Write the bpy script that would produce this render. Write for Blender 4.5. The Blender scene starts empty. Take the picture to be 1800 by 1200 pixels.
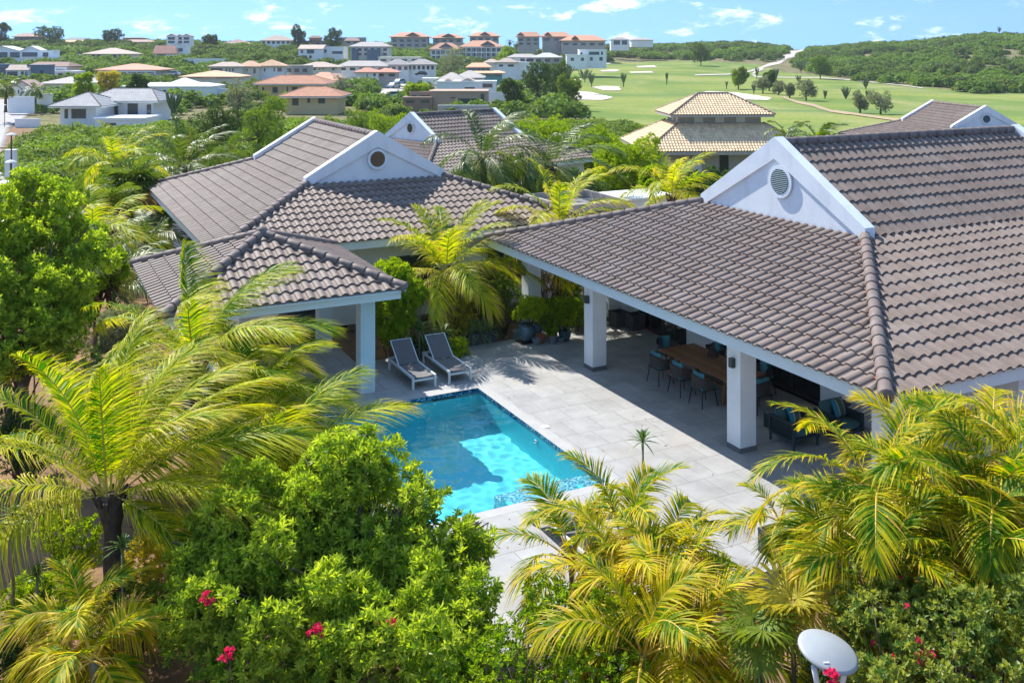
import bpy, math, random
import numpy as np
from mathutils import Vector
R = math.radians
SC = bpy.context.scene
# ---------------------------------------------------------------- camera
CAMH = 9.5; F = 1700.0; HY = 90.0
cam_d = bpy.data.cameras.new("camera"); cam = bpy.data.objects.new("camera", cam_d)
SC.collection.objects.link(cam); SC.camera = cam
cam.location = (0, 0, CAMH); cam.rotation_euler = (R(90), 0, 0)
cam_d.sensor_width = 36; cam_d.lens = 34.0; cam_d.shift_y = -510 / 1800
cam_d.clip_start = 0.2; cam_d.clip_end = 6000
# ---------------------------------------------------------------- sun, sky, exposure
SUN = Vector((-0.606, 0.723, 1.0)).normalized()
EL = math.asin(SUN.z); ROT = math.atan2(SUN.x, SUN.y)
sd = bpy.data.lights.new("sun", 'SUN'); sd.energy = 3.6; sd.angle = R(0.53); sd.color = (1.0, 0.955, 0.88)
so = bpy.data.objects.new("sun", sd); SC.collection.objects.link(so)
so.rotation_euler = SUN.to_track_quat('Z', 'Y').to_euler(); so.location = (-60, 80, 100)
SC.view_settings.view_transform = 'Standard'; SC.view_settings.look = 'None'
SC.view_settings.exposure = 1.2; SC.view_settings.gamma = 1
W = bpy.data.worlds.new("World"); SC.world = W; W.use_nodes = True
def world():
    nt = W.node_tree; N = nt.nodes; Lk = nt.links
    bg = N['Background']
    tc = N.new('ShaderNodeTexCoord')
    add = N.new('ShaderNodeVectorMath'); add.operation = 'ADD'; add.inputs[1].default_value = (0, 0, 0.58)
    Lk.new(tc.outputs['Generated'], add.inputs[0])
    sky = N.new('ShaderNodeTexSky'); sky.sky_type = 'NISHITA'; sky.sun_disc = False
    sky.sun_elevation = EL; sky.sun_rotation = ROT
    sky.air_density = 1.0; sky.dust_density = 0.0; sky.ozone_density = 0.4; sky.altitude = 0
    Lk.new(add.outputs[0], sky.inputs['Vector'])
    tn = N.new('ShaderNodeVectorMath'); tn.operation = 'MULTIPLY'; tn.inputs[1].default_value = (.76, .94, 1.02); Lk.new(sky.outputs[0], tn.inputs[0])
    sep = N.new('ShaderNodeSeparateXYZ'); Lk.new(tc.outputs['Generated'], sep.inputs[0])
    at = N.new('ShaderNodeMath'); at.operation = 'ARCTAN2'
    Lk.new(sep.outputs[0], at.inputs[0]); Lk.new(sep.outputs[1], at.inputs[1])
    mu = N.new('ShaderNodeMath'); mu.operation = 'MULTIPLY'; mu.inputs[1].default_value = 2.6
    Lk.new(sep.outputs[2], mu.inputs[0])
    cmb = N.new('ShaderNodeCombineXYZ'); Lk.new(at.outputs[0], cmb.inputs[0]); Lk.new(mu.outputs[0], cmb.inputs[1])
    cmb.inputs[2].default_value = 7.3
    no = N.new('ShaderNodeTexNoise'); no.inputs['Scale'].default_value = 19; no.inputs['Detail'].default_value = 7
    no.inputs['Roughness'].default_value = 0.62; no.inputs['Distortion'].default_value = 0.25
    Lk.new(cmb.outputs[0], no.inputs['Vector'])
    mr = N.new('ShaderNodeMapRange'); mr.inputs[1].default_value = 0.53; mr.inputs[2].default_value = 0.70
    mr.inputs[3].default_value = 0; mr.inputs[4].default_value = 0.85; mr.interpolation_type = 'SMOOTHSTEP'
    Lk.new(no.outputs['Fac'], mr.inputs[0])
    mx = N.new('ShaderNodeMix'); mx.data_type = 'RGBA'
    mx.inputs['B'].default_value = (4.6, 4.9, 5.1, 1)
    Lk.new(mr.outputs[0], mx.inputs['Factor']); Lk.new(tn.outputs[0], mx.inputs['A'])
    Lk.new(mx.outputs['Result'], bg.inputs['Color'])
    bg.inputs['Strength'].default_value = 0.15
world()
# ---------------------------------------------------------------- frames
AX = np.array([-870.0, 1700.0]); AX /= np.linalg.norm(AX); BX = np.array([AX[1], -AX[0]])
TH = math.atan2(BX[1], BX[0])
def UV2W(u, v): return (u * BX[0] + v * AX[0], u * BX[1] + v * AX[1])
def at(px, py, Y): return ((px - 900) / F * Y, Y, CAMH - (py - HY) / F * Y)
def flat(px, py, z=0.0):
    Y = F * (CAMH - z) / (py - HY); return ((px - 900) / F * Y, Y)
# ---------------------------------------------------------------- mesh helpers
def new_obj(name, V, Fs, mats, parent=None, loc=None, tint=None, smooth=False, midx=None):
    """V (n,3); Fs list of face arrays (each (m,k)); tint: list of per-face arrays"""
    V = np.asarray(V, dtype=np.float32)
    Fs = [np.asarray(f, dtype=np.int32) for f in Fs if len(f)]
    me = bpy.data.meshes.new(name)
    nl = sum(f.size for f in Fs); npoly = sum(len(f) for f in Fs)
    me.vertices.add(len(V)); me.vertices.foreach_set("co", V.ravel())
    me.loops.add(nl); me.loops.foreach_set("vertex_index", np.concatenate([f.ravel() for f in Fs]))
    me.polygons.add(npoly)
    tot = np.concatenate([np.full(len(f), f.shape[1], dtype=np.int32) for f in Fs])
    st = np.concatenate([[0], np.cumsum(tot)[:-1]]).astype(np.int32)
    me.polygons.foreach_set("loop_start", st); me.polygons.foreach_set("loop_total", tot)
    if midx is not None: me.polygons.foreach_set("material_index", np.asarray(midx, dtype=np.int32))
    me.polygons.foreach_set("use_smooth", np.full(npoly, bool(smooth)))
    if tint is not None:
        a = me.attributes.new("tint", 'FLOAT', 'FACE'); a.data.foreach_set("value", np.asarray(tint, dtype=np.float32))
    me.update(calc_edges=True); me.validate()
    if not isinstance(mats, (list, tuple)): mats = [mats]
    for m in mats: me.materials.append(m)
    o = bpy.data.objects.new(name, me); SC.collection.objects.link(o)
    if parent is not None: o.parent = parent
    if loc is not None: o.location = loc
    return o
class MB:
    def __init__(s): s.v = []; s.f = {}; s.t = {}; s.n = 0
    def add(s, V, Fa, tint=0.5):
        V = np.asarray(V, dtype=np.float64).reshape(-1, 3)
        if not isinstance(Fa, list) or (Fa and not hasattr(Fa[0], '__len__')): Fa = [Fa]
        if isinstance(Fa, list) and Fa and not isinstance(Fa[0], np.ndarray):
            g = {}
            for q in Fa: g.setdefault(len(q), []).append(q)
            Fa = [np.array(x) for x in g.values()]
        for fa in Fa:
            k = fa.shape[1]; s.f.setdefault(k, []).append(fa + s.n)
            t = np.full(len(fa), tint) if np.isscalar(tint) else np.asarray(tint)
            s.t.setdefault(k, []).append(t)
        s.v.append(V); s.n += len(V)
    def box(s, x0, x1, y0, y1, z0, z1, tint=0.5):
        V = [(x0,y0,z0),(x1,y0,z0),(x1,y1,z0),(x0,y1,z0),(x0,y0,z1),(x1,y0,z1),(x1,y1,z1),(x0,y1,z1)]
        s.add(V, [(0,3,2,1),(4,5,6,7),(0,1,5,4),(1,2,6,5),(2,3,7,6),(3,0,4,7)], tint)
    def obox(s, c, ax, ay, az, tint=0.5):
        c, ax, ay, az = [np.array(q, float) for q in (c, ax, ay, az)]
        V = [c+i*ax+j*ay+k*az for k in (-1,1) for (i,j) in ((-1,-1),(1,-1),(1,1),(-1,1))]
        s.add(V, [(0,3,2,1),(4,5,6,7),(0,1,5,4),(1,2,6,5),(2,3,7,6),(3,0,4,7)], tint)
    def bar(s, a, b, w, h=None, tint=0.5):
        a = np.array(a, float); b = np.array(b, float); d = b-a; L = np.linalg.norm(d); d /= L
        up = np.array([0,0,1.0]) if abs(d[2]) < .95 else np.array([0,1.0,0])
        x = np.cross(d, up); x /= np.linalg.norm(x); y = np.cross(x, d)
        h = w if h is None else h
        s.obox((a+b)/2, d*L/2, x*w/2, y*h/2, tint)
    def prism(s, poly, axis, a, b, tint=0.5):
        """extrude 2D polygon between a and b on axis ('x': poly=(y,z), 'y': (x,z), 'z': (x,y))"""
        n = len(poly)
        def mk(p, w):
            return {'x': (w, p[0], p[1]), 'y': (p[0], w, p[1]), 'z': (p[0], p[1], w)}[axis]
        V = [mk(p, a) for p in poly] + [mk(p, b) for p in poly]
        Fa = [tuple(range(n))[::-1], tuple(range(n, 2*n))] + [(i, (i+1) % n, (i+1) % n + n, i+n) for i in range(n)]
        s.add(V, Fa, tint)
    def tube(s, P, r, n=6, cap=True, tint=0.5):
        P = np.asarray(P, float); m = len(P); r = np.broadcast_to(np.asarray(r, float), (m,))
        T = np.gradient(P, axis=0); T /= np.linalg.norm(T, axis=1)[:, None] + 1e-9
        up = np.array([0,0,1.0]) if abs(T[:,2]).mean() < .8 else np.array([1.0,0,0])
        X = np.cross(T, up); X /= np.linalg.norm(X, axis=1)[:, None] + 1e-9; Yv = np.cross(X, T)
        a = np.linspace(0, 2*np.pi, n, endpoint=False)
        V = P[:,None,:] + r[:,None,None]*(np.cos(a)[None,:,None]*X[:,None,:] + np.sin(a)[None,:,None]*Yv[:,None,:])
        i = np.arange(m-1)[:,None]*n; j = np.arange(n)[None,:]; j2 = (j+1) % n
        Q = np.stack([i+j, i+j2, i+n+j2, i+n+j], -1).reshape(-1,4)
        s.add(V.reshape(-1,3), Q, tint)
        if cap:
            s.f.setdefault(n, []).append(np.array([np.arange(n)[::-1]]) + s.n - m*n); s.t.setdefault(n, []).append(np.array([tint if np.isscalar(tint) else .5]))
            s.f[n].append(np.array([np.arange(n)]) + s.n - n); s.t[n].append(np.array([.5]))
    def lathe(s, prof, c, n=24, tint=0.5, axis=None):
        pr = np.array(prof, float); a = np.linspace(0, 2*np.pi, n, endpoint=False)
        V = np.stack([pr[:,0][:,None]*np.cos(a), pr[:,0][:,None]*np.sin(a), np.repeat(pr[:,1][:,None], n, 1)], -1)
        if axis is not None:
            z = np.array(axis, float); z /= np.linalg.norm(z); h = np.array([0,0,1.0]) if abs(z[2]) < .9 else np.array([1.0,0,0])
            x = np.cross(h, z); x /= np.linalg.norm(x); y = np.cross(z, x)
            V = V[...,0:1]*x + V[...,1:2]*y + V[...,2:3]*z
        V = V + np.array(c, float); m = len(pr)
        i = np.arange(m-1)[:,None]*n; j = np.arange(n)[None,:]; j2 = (j+1) % n
        s.add(V.reshape(-1,3), np.stack([i+j, i+j2, i+n+j2, i+n+j], -1).reshape(-1,4), tint)
    def build(s, name, mat, parent=None, org=(0,0,0), smooth=False, rot=None, loc=None):
        V = np.concatenate(s.v) - np.array(org, float)
        ks = sorted(s.f); Fs = [np.concatenate(s.f[k]) for k in ks]; t = np.concatenate([np.concatenate(s.t[k]) for k in ks])
        return new_obj(name, V, Fs, mat, parent, loc, t, smooth)
def tag(o, label, cat, group=None, kind=None):
    if label: o['label'] = label
    if cat: o['category'] = cat
    if group: o['group'] = group
    if kind: o['kind'] = kind
    return o
def thing(name, label, cat, loc, rotz=0.0, group=None):
    o = bpy.data.objects.new(name, None); SC.collection.objects.link(o)
    o.location = loc; o.rotation_euler = (0, 0, rotz); o.empty_display_size = .2
    return tag(o, label, cat, group)
def uvthing(name, label, cat, u, v, z=0.0, rot=0.0, group=None):
    x, y = UV2W(u, v); return thing(name, label, cat, (x, y, z), TH + rot, group)
def copy_tree(o, parent=None):
    c = o.copy(); SC.collection.objects.link(c); c.parent = parent
    for ch in [q for q in bpy.data.objects if q.parent is o]: copy_tree(ch, c)
    return c
def flag(o, kind, name=None):
    o['kind'] = kind; return o
# ---------------------------------------------------------------- materials
MATS = {}
def mat(name, col, rough=0.7, col2=None, scale=4.0, detail=4.0, bump=0.0, bscale=None, metal=0.0, tint=0.0, spec=0.4, coord='Object', tintcol=None, lo=.35, hi=.65, grime=None):
    """colour = noise mix of col/col2, then value-varied by face tint"""
    if name in MATS: return MATS[name]
    m = bpy.data.materials.new(name); m.use_nodes = True; nt = m.node_tree; N = nt.nodes; L = nt.links
    p = N['Principled BSDF']; p.inputs['Roughness'].default_value = rough; p.inputs['Metallic'].default_value = metal
    p.inputs['Specular IOR Level'].default_value = spec
    tc = N.new('ShaderNodeTexCoord')
    no = N.new('ShaderNodeTexNoise'); no.inputs['Scale'].default_value = scale; no.inputs['Detail'].default_value = detail
    no.inputs['Roughness'].default_value = .6
    L.new(tc.outputs[coord], no.inputs['Vector'])
    mr = N.new('ShaderNodeMapRange'); mr.inputs[1].default_value = lo; mr.inputs[2].default_value = hi; L.new(no.outputs['Fac'], mr.inputs[0])
    mx = N.new('ShaderNodeMix'); mx.data_type = 'RGBA'
    c2 = col2 if col2 is not None else tuple(c*.86 for c in col)
    mx.inputs['A'].default_value = (*col, 1); mx.inputs['B'].default_value = (*c2, 1); L.new(mr.outputs[0], mx.inputs['Factor'])
    out = mx.outputs['Result']
    if tint > 0 or tintcol is not None:
        at_ = N.new('ShaderNodeAttribute'); at_.attribute_name = 'tint'
        if tintcol is not None:
            m2 = N.new('ShaderNodeMix'); m2.data_type = 'RGBA'; m2.inputs['B'].default_value = (*tintcol, 1)
            L.new(at_.outputs['Fac'], m2.inputs['Factor']); L.new(out, m2.inputs['A']); out = m2.outputs['Result']
        if tint > 0:
            r2 = N.new('ShaderNodeMapRange'); r2.inputs[3].default_value = 1-tint; r2.inputs[4].default_value = 1+tint; L.new(at_.outputs['Fac'], r2.inputs[0])
            m3 = N.new('ShaderNodeVectorMath'); m3.operation = 'SCALE'; L.new(out, m3.inputs[0]); L.new(r2.outputs[0], m3.inputs['Scale']); out = m3.outputs[0]
    if grime:
        n2 = N.new('ShaderNodeTexNoise'); n2.inputs['Scale'].default_value = grime[0]; n2.inputs['Detail'].default_value = 6
        mp = N.new('ShaderNodeMapping'); mp.inputs['Scale'].default_value = (1, 1, .35); L.new(tc.outputs[coord], mp.inputs['Vector']); L.new(mp.outputs[0], n2.inputs['Vector'])
        r3 = N.new('ShaderNodeMapRange'); r3.inputs[1].default_value = .5; r3.inputs[2].default_value = .75; r3.inputs[4].default_value = grime[1]; L.new(n2.outputs['Fac'], r3.inputs[0])
        m4 = N.new('ShaderNodeMix'); m4.data_type = 'RGBA'; m4.inputs['B'].default_value = (*grime[2], 1); L.new(r3.outputs[0], m4.inputs['Factor']); L.new(out, m4.inputs['A']); out = m4.outputs['Result']
    L.new(out, p.inputs['Base Color'])
    if bump > 0:
        nb = N.new('ShaderNodeTexNoise'); nb.inputs['Scale'].default_value = bscale or scale*4; nb.inputs['Detail'].default_value = 3
        L.new(tc.outputs[coord], nb.inputs['Vector'])
        b = N.new('ShaderNodeBump'); b.inputs['Strength'].default_value = bump; b.inputs['Distance'].default_value = .02
        L.new(nb.outputs['Fac'], b.inputs['Height']); L.new(b.outputs[0], p.inputs['Normal'])
    MATS[name] = m; return m
def leafmat(name, c0, c1, rough=.42, trans=.45, tcol=None, spec=.18, patch=None, tip=None):
    """c0..c1 by face tint; translucent leaf"""
    if name in MATS: return MATS[name]
    m = bpy.data.materials.new(name); m.use_nodes = True; nt = m.node_tree; N = nt.nodes; L = nt.links
    p = N['Principled BSDF']; p.inputs['Roughness'].default_value = rough; p.inputs['Specular IOR Level'].default_value = spec
    a = N.new('ShaderNodeAttribute'); a.attribute_name = 'tint'
    mx = N.new('ShaderNodeMix'); mx.data_type = 'RGBA'; mx.inputs['A'].default_value = (*c0, 1); mx.inputs['B'].default_value = (*c1, 1)
    L.new(a.outputs['Fac'], mx.inputs['Factor']); out = mx.outputs['Result']
    if tip:
        r9 = N.new('ShaderNodeMapRange'); r9.inputs[1].default_value = .93; r9.inputs[2].default_value = 1.0; r9.inputs[4].default_value = .75; L.new(a.outputs['Fac'], r9.inputs[0])
        m9 = N.new('ShaderNodeMix'); m9.data_type = 'RGBA'; m9.inputs['B'].default_value = (*tip, 1); L.new(r9.outputs[0], m9.inputs['Factor']); L.new(out, m9.inputs['A']); out = m9.outputs['Result']
    if patch:
        geo = N.new('ShaderNodeNewGeometry')
        no = N.new('ShaderNodeTexNoise'); no.inputs['Scale'].default_value = patch[0]; no.inputs['Detail'].default_value = 2
        L.new(geo.outputs['Position'], no.inputs['Vector'])
        mr = N.new('ShaderNodeMapRange'); mr.inputs[1].default_value = .42; mr.inputs[2].default_value = .62; mr.inputs[4].default_value = patch[2]
        L.new(no.outputs['Fac'], mr.inputs[0])
        m2 = N.new('ShaderNodeMix'); m2.data_type = 'RGBA'; m2.inputs['B'].default_value = (*patch[1], 1)
        L.new(mr.outputs[0], m2.inputs['Factor']); L.new(out, m2.inputs['A']); out = m2.outputs['Result']
    L.new(out, p.inputs['Base Color'])
    tr = N.new('ShaderNodeBsdfTranslucent')
    sc = N.new('ShaderNodeVectorMath'); sc.operation = 'MULTIPLY'; sc.inputs[1].default_value = tcol or (1.5, 1.35, .6)
    L.new(out, sc.inputs[0]); L.new(sc.outputs[0], tr.inputs['Color'])
    ms = N.new('ShaderNodeMixShader'); ms.inputs[0].default_value = trans
    L.new(p.outputs[0], ms.inputs[1]); L.new(tr.outputs[0], ms.inputs[2]); L.new(ms.outputs[0], N['Material Output'].inputs['Surface'])
    MATS[name] = m; return m
WHITE = mat('white_render', (.80,.82,.84), .75, (.74,.765,.79), 1.5, bump=.15, bscale=60, grime=(1.3, .4, (.60,.62,.63)))
GABLE = mat('gable_render', (.78,.81,.84), .75, (.72,.75,.79), 1.2, bump=.25, bscale=40, grime=(2.2, .55, (.56,.60,.64)))
FASCIA = mat('fascia_paint', (.72,.77,.76), .6, (.68,.73,.72), 2)
TILE = mat('brown_tile', (.238,.181,.15), .6, (.188,.143,.118), 3, tint=.13, spec=.2, grime=(.8, .45, (.30,.26,.23)))
RIDGE = mat('ridge_tile', (.20,.155,.135), .62, (.16,.125,.11), 3, tint=.15, spec=.2, grime=(4, .5, (.30,.27,.25)))
MORTAR = mat('red_mortar', (.45,.12,.06), .9, (.25,.09,.06), 6)
TANTILE = mat('tan_tile', (.78,.58,.36), .75, (.68,.49,.30), 2, tint=.18)
GLASS = mat('dark_glass', (.015,.02,.022), .06, spec=.8)
GLASSB = mat('window_glass', (.05,.07,.085), .12, spec=.8)
BLACK = mat('black_metal', (.02,.02,.022), .4)
ALU = mat('white_metal', (.68,.72,.73), .35, (.64,.68,.69), 3)
SLING = mat('grey_sling', (.16,.15,.15), .75, (.13,.125,.125), 30, tint=.1)
TEAK = mat('teak', (.28,.13,.06), .5, (.20,.09,.04), 9, tint=.2)
ROPE = mat('rope_weave', (.11,.095,.085), .8, (.07,.06,.055), 20)
TEAL = mat('teal_fabric', (.07,.16,.17), .85, (.055,.13,.14), 14)
TEALB = mat('blue_cushion', (.10,.30,.36), .8, (.08,.25,.31), 14)
FRAME = mat('dark_teal_frame', (.03,.055,.06), .6, (.025,.045,.05), 8)
PLANT = mat('slate_planter', (.075,.08,.09), .7, (.055,.06,.07), 5, bump=.2)
DISHM = mat('dish_paint', (.33,.35,.36), .5, (.30,.32,.33), 2, grime=(6, .3, (.40,.43,.43)))
TRUNKM = mat('palm_trunk', (.10,.075,.055), .9, (.05,.038,.03), 9, bump=.6, bscale=25)
TRUNKG = mat('grey_palm_trunk', (.26,.25,.17), .8, (.17,.16,.11), 12, bump=.4, bscale=25)
BARK = mat('bark', (.16,.12,.09), .9, (.09,.07,.05), 8, bump=.5, bscale=30)
# ---------------------------------------------------------------- vegetation kit
rng = np.random.default_rng(7)
def nrm(a): return a / (np.linalg.norm(a, axis=-1, keepdims=True) + 1e-9)
def frond(L=3.0, n=60, ll=.75, lw=.045, el=60, az=0, droop=95, wind=(0,0,0), grav=.45, up=.25, t0=.12, seg=3, roll=0, tint=.5, tv=.32, a0=62, a1=24, rr=.022, clump=0, dead=0):
    """one pinnate frond at the origin: returns V, Q, tint"""
    M = 22; t = np.linspace(0, 1, M); w = np.array(wind, float); ws = np.linalg.norm(w)
    P = [np.zeros(3)]; azr, e = R(az), R(el); Ts = []
    for i in range(M):
        ei = e - R(droop)*t[i]**1.35
        d = np.array([math.cos(ei)*math.cos(azr), math.cos(ei)*math.sin(azr), math.sin(ei)])
        d = d + w*t[i]**1.2*.9; d /= np.linalg.norm(d); Ts.append(d)
        if i < M-1: P.append(P[-1] + d*L/(M-1))
    P = np.array(P); Ts = np.array(Ts)
    tj = np.linspace(t0, .995, n); tj = np.repeat(tj, 2) + rng.normal(0, .004, 2*n); sd_ = np.tile([1.0, -1.0], n)
    tj = np.clip(tj, 0, 1)
    B = np.stack([np.interp(tj, t, P[:,k]) for k in range(3)], -1)
    T = nrm(np.stack([np.interp(tj, t, Ts[:,k]) for k in range(3)], -1))
    S = nrm(np.cross(T, np.array([0,0,1.0])) + 1e-4); Nn = np.cross(S, T)
    rl = R(roll) * np.ones(len(tj)); S2 = S*np.cos(rl)[:,None] + Nn*np.sin(rl)[:,None]; N2 = np.cross(S2, T)
    q = (tj - t0)/(1-t0); prof = np.clip(np.sin(np.pi*(.12+.80*q)), .05, 1)**.75
    ln = ll*prof*rng.uniform(.85, 1.1, len(tj))
    a = np.radians(a0 + (a1-a0)*q + rng.normal(0, 2.6, len(tj)))
    D = np.cos(a)[:,None]*T + np.sin(a)[:,None]*sd_[:,None]*S2 + (up + rng.normal(0, .05, len(tj)))[:,None]*N2
    D = nrm(D + rng.normal(0, .03, D.shape))
    g = grav*rng.uniform(.6, 1.4, len(tj))
    wd = nrm(np.cross(D, N2 + rng.normal(0, .25, D.shape)))
    s = np.linspace(0, 1, seg+1); wp = np.interp(s, [0, .15, .5, 1], [.5, 1, .85, .06])
    rows = []
    for k in range(seg+1):
        c = B + D*(ln*s[k])[:,None] + np.array([0,0,-1.0])*(ln*g*s[k]**2)[:,None] + w*(ln*s[k]**2)[:,None]*.9
        hw = wd*lw*.5*wp[k]
        rows.append(c-hw); rows.append(c+hw)
    V = np.stack(rows, 1); m = 2*(seg+1); base = np.arange(len(tj))*m
    Q = np.concatenate([np.stack([base+2*k, base+2*k+1, base+2*k+3, base+2*k+2], -1) for k in range(seg)])
    tl = np.clip(tint + rng.normal(0, tv, len(tj)), 0, 1)
    tt = np.concatenate([np.clip(tl + .22*(k-.6), 0, 1) for k in range(seg)])
    V = V.reshape(-1,3); n0 = len(V)
    # rachis
    r = rr*(1-.8*t); X = nrm(np.cross(Ts, np.array([0,0,1.0]))+1e-5); Z = np.cross(X, Ts)
    ring = np.stack([P+X*r[:,None], P+Z*r[:,None]*.6, P-X*r[:,None], P-Z*r[:,None]*.8], 1).reshape(-1,3)
    i = np.arange(M-1)[:,None]*4; j = np.arange(4)[None,:]; j2 = (j+1) % 4
    RQ = np.stack([i+j, i+j2, i+4+j2, i+4+j], -1).reshape(-1,4) + n0
    return np.concatenate([V, ring]), np.concatenate([Q, RQ]), np.concatenate([tt, np.full(len(RQ), .97)])
def fan(r=.8, n=34, spread=300, tint=.5, pet=.8, el=50, az=0, tilt=0, cut=.55):
    e, a = R(el), R(az); d = np.array([math.cos(e)*math.cos(a), math.cos(e)*math.sin(a), math.sin(e)])
    P0 = d*pet; s = nrm(np.cross(d, [0,0,1.0])); nn = np.cross(s, d)
    d2 = nrm(d*math.cos(R(35+tilt)) - nn*math.sin(R(35+tilt))); nn = np.cross(s, d2)
    V = []; Q = []; T_ = []
    an = np.radians(np.linspace(-spread/2, spread/2, n))
    for k, x in enumerate(an):
        dr = math.cos(x)*d2 + math.sin(x)*s; sd2 = np.cross(nn, dr)
        rr_ = r*(.8+.25*math.cos(x))*rng.uniform(.93, 1.05); hw = r*cut*math.tan(R(spread/n)/2)*1.05
        dr2 = dr + nn*(.10 if k % 2 else -.02); b = len(V)
        g = np.array([0,0,-1.0])
        V += [P0, P0+dr2*rr_*cut-sd2*hw, P0+dr2*rr_*cut+sd2*hw, P0+dr2*rr_*.8-sd2*hw*.6+g*.04*r, P0+dr2*rr_*.8+sd2*hw*.6+g*.04*r, P0+dr2*rr_+g*.16*r]
        Q += [(b, b+1, b+2), (b+1, b+3, b+5), (b+1, b+5, b+2), (b+2, b+5, b+4)]
        T_ += [np.clip(tint+rng.normal(0,.12), 0, 1)]*4
    b = len(V); w = .015
    V += [s*w, -s*w, P0-s*w, P0+s*w]; Q += [(b, b+1, b+2), (b, b+2, b+3)]; T_ += [.9]*2
    return np.array(V), np.array(Q), np.array(T_)
COCO = leafmat('coconut_leaf', (.045,.17,.006), (.70,.66,.012), .5, .42, (1.5,1.5,.35), tip=(.50,.34,.14))
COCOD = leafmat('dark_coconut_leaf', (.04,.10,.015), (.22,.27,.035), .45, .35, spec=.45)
ARECA = leafmat('areca_leaf', (.06,.19,.004), (.76,.60,.008), .5, .44, (1.5,1.45,.35), tip=(.55,.34,.10))
FANM = leafmat('fan_leaf', (.05,.14,.02), (.30,.36,.04), .4, .4)
FANY = leafmat('yellow_fan_leaf', (.22,.26,.03), (.60,.48,.06), .45, .4)
BUSH = leafmat('bright_bush_leaf', (.13,.23,.02), (.58,.62,.08), .38, .45, (1.4,1.55,.35))
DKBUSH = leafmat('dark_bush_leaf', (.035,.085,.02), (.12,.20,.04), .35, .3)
TREEM = leafmat('tree_leaf', (.085,.20,.008), (.42,.50,.02), .45, .45, (1.4,1.45,.4))
SCRUB = leafmat('scrub_leaf', (.07,.14,.018), (.22,.30,.05), .6, .35, patch=(.10, (.24,.38,.02), .75))
SCRUBD = leafmat('far_scrub_leaf', (.06,.115,.025), (.18,.26,.055), .7, .3, patch=(.018, (.19,.32,.04), .8))
GREYL = leafmat('grey_green_leaf', (.16,.20,.13), (.32,.36,.24), .6, .3)
YELL = leafmat('yellow_shrub_leaf', (.25,.28,.03), (.62,.50,.05), .5, .4)
PINK = leafmat('pink_bract', (.60,.01,.08), (.85,.04,.16), .6, .4, (1.1,.8,.9))
DRY = leafmat('dry_leaf', (.22,.15,.08), (.42,.33,.20), .7, .25)
STRAP = leafmat('strap_leaf', (.06,.12,.035), (.16,.26,.07), .4, .3)
CACT = leafmat('cactus_skin', (.09,.13,.06), (.15,.19,.09), .7, .0)
RACHIS = mat('orange_rachis', (.62,.34,.03), .5, (.50,.36,.05), 6)
RACHC = mat('yellow_rachis', (.50,.42,.06), .5, (.34,.34,.05), 4)
def palm(name, label, px, py, Y, zb, L, nf=16, kind='coco', lean=(0,0), wind=(0,0,0), tint=.5, m=None, trunk_r=.11, seed=1, els=(80,-5), ll=.75, n=55, lw=.05, group=None, azs=None, grav=.45, cat='palm tree', dry=0, dr=(70,45)):
    global rng; rng = np.random.default_rng(seed)
    x, y, z = at(px, py, Y); bx, by = x-lean[0], y-lean[1]
    root = thing(name, label, cat, (bx, by, zb), 0, group)
    h = z-zb; tm = MB(); k = max(6, int(h/.25)); tt = np.linspace(0, 1, k)
    P = np.stack([lean[0]*tt**1.5, lean[1]*tt**1.5, h*tt], -1)
    rr_ = trunk_r*(1.25-.35*tt)*(1+.07*np.sin(tt*h*28)); rr_[-1] *= 1.5; rr_[0] *= 1.35
    if kind == 'coco': rr_[-2] *= 1.45
    tm.tube(P, rr_, 10); tm.build('trunk', TRUNKG if kind == 'areca' else TRUNKM, root, smooth=True)
    top = np.array([lean[0], lean[1], h])
    if kind == 'coco' and trunk_r > .08:
        bm_ = MB()
        for q in range(14):
            a = q*2.4; d = np.array([math.cos(a), math.sin(a), 0]); b0 = top+np.array([0,0,-.35+.02*q]) + d*trunk_r*1.1
            bm_.bar(b0, b0+d*.13+np.array([0,0,.28]), .07, .03)
        bm_.build('leaf_base', TRUNKM, root)
    m = m or COCO
    for i in range(nf):
        q = (i+.5)/nf; az = (i*137.5 + rng.uniform(-14, 14)) if azs is None else azs[i % len(azs)] + rng.uniform(-8, 8)
        el = els[0] + (els[1]-els[0])*q + rng.uniform(-8, 8)
        Lf = L*(.82+.25*math.sin(math.pi*min(q+.15, 1)))*rng.uniform(.9, 1.1)
        d = dry > 0 and q > 1-dry
        V, Q, T_ = frond(Lf, n, ll, lw, el, az, dr[0]+dr[1]*q, wind, grav*(.8+.6*q), .25, roll=rng.uniform(-25, 25), tint=min(1, max(.05, tint-.12+.25*(q-.4) + rng.uniform(-.22,.22))), t0=.12 if kind == 'coco' else .25)
        V = V + top + np.array([math.cos(R(az)), math.sin(R(az)), 0])*trunk_r*.8
        new_obj('frond', V, [Q], [DRY if d else m, RACHIS if kind == 'areca' else RACHC], root, None, T_, midx=np.r_[np.zeros(len(Q)-84), np.ones(84)])
    return root
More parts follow.
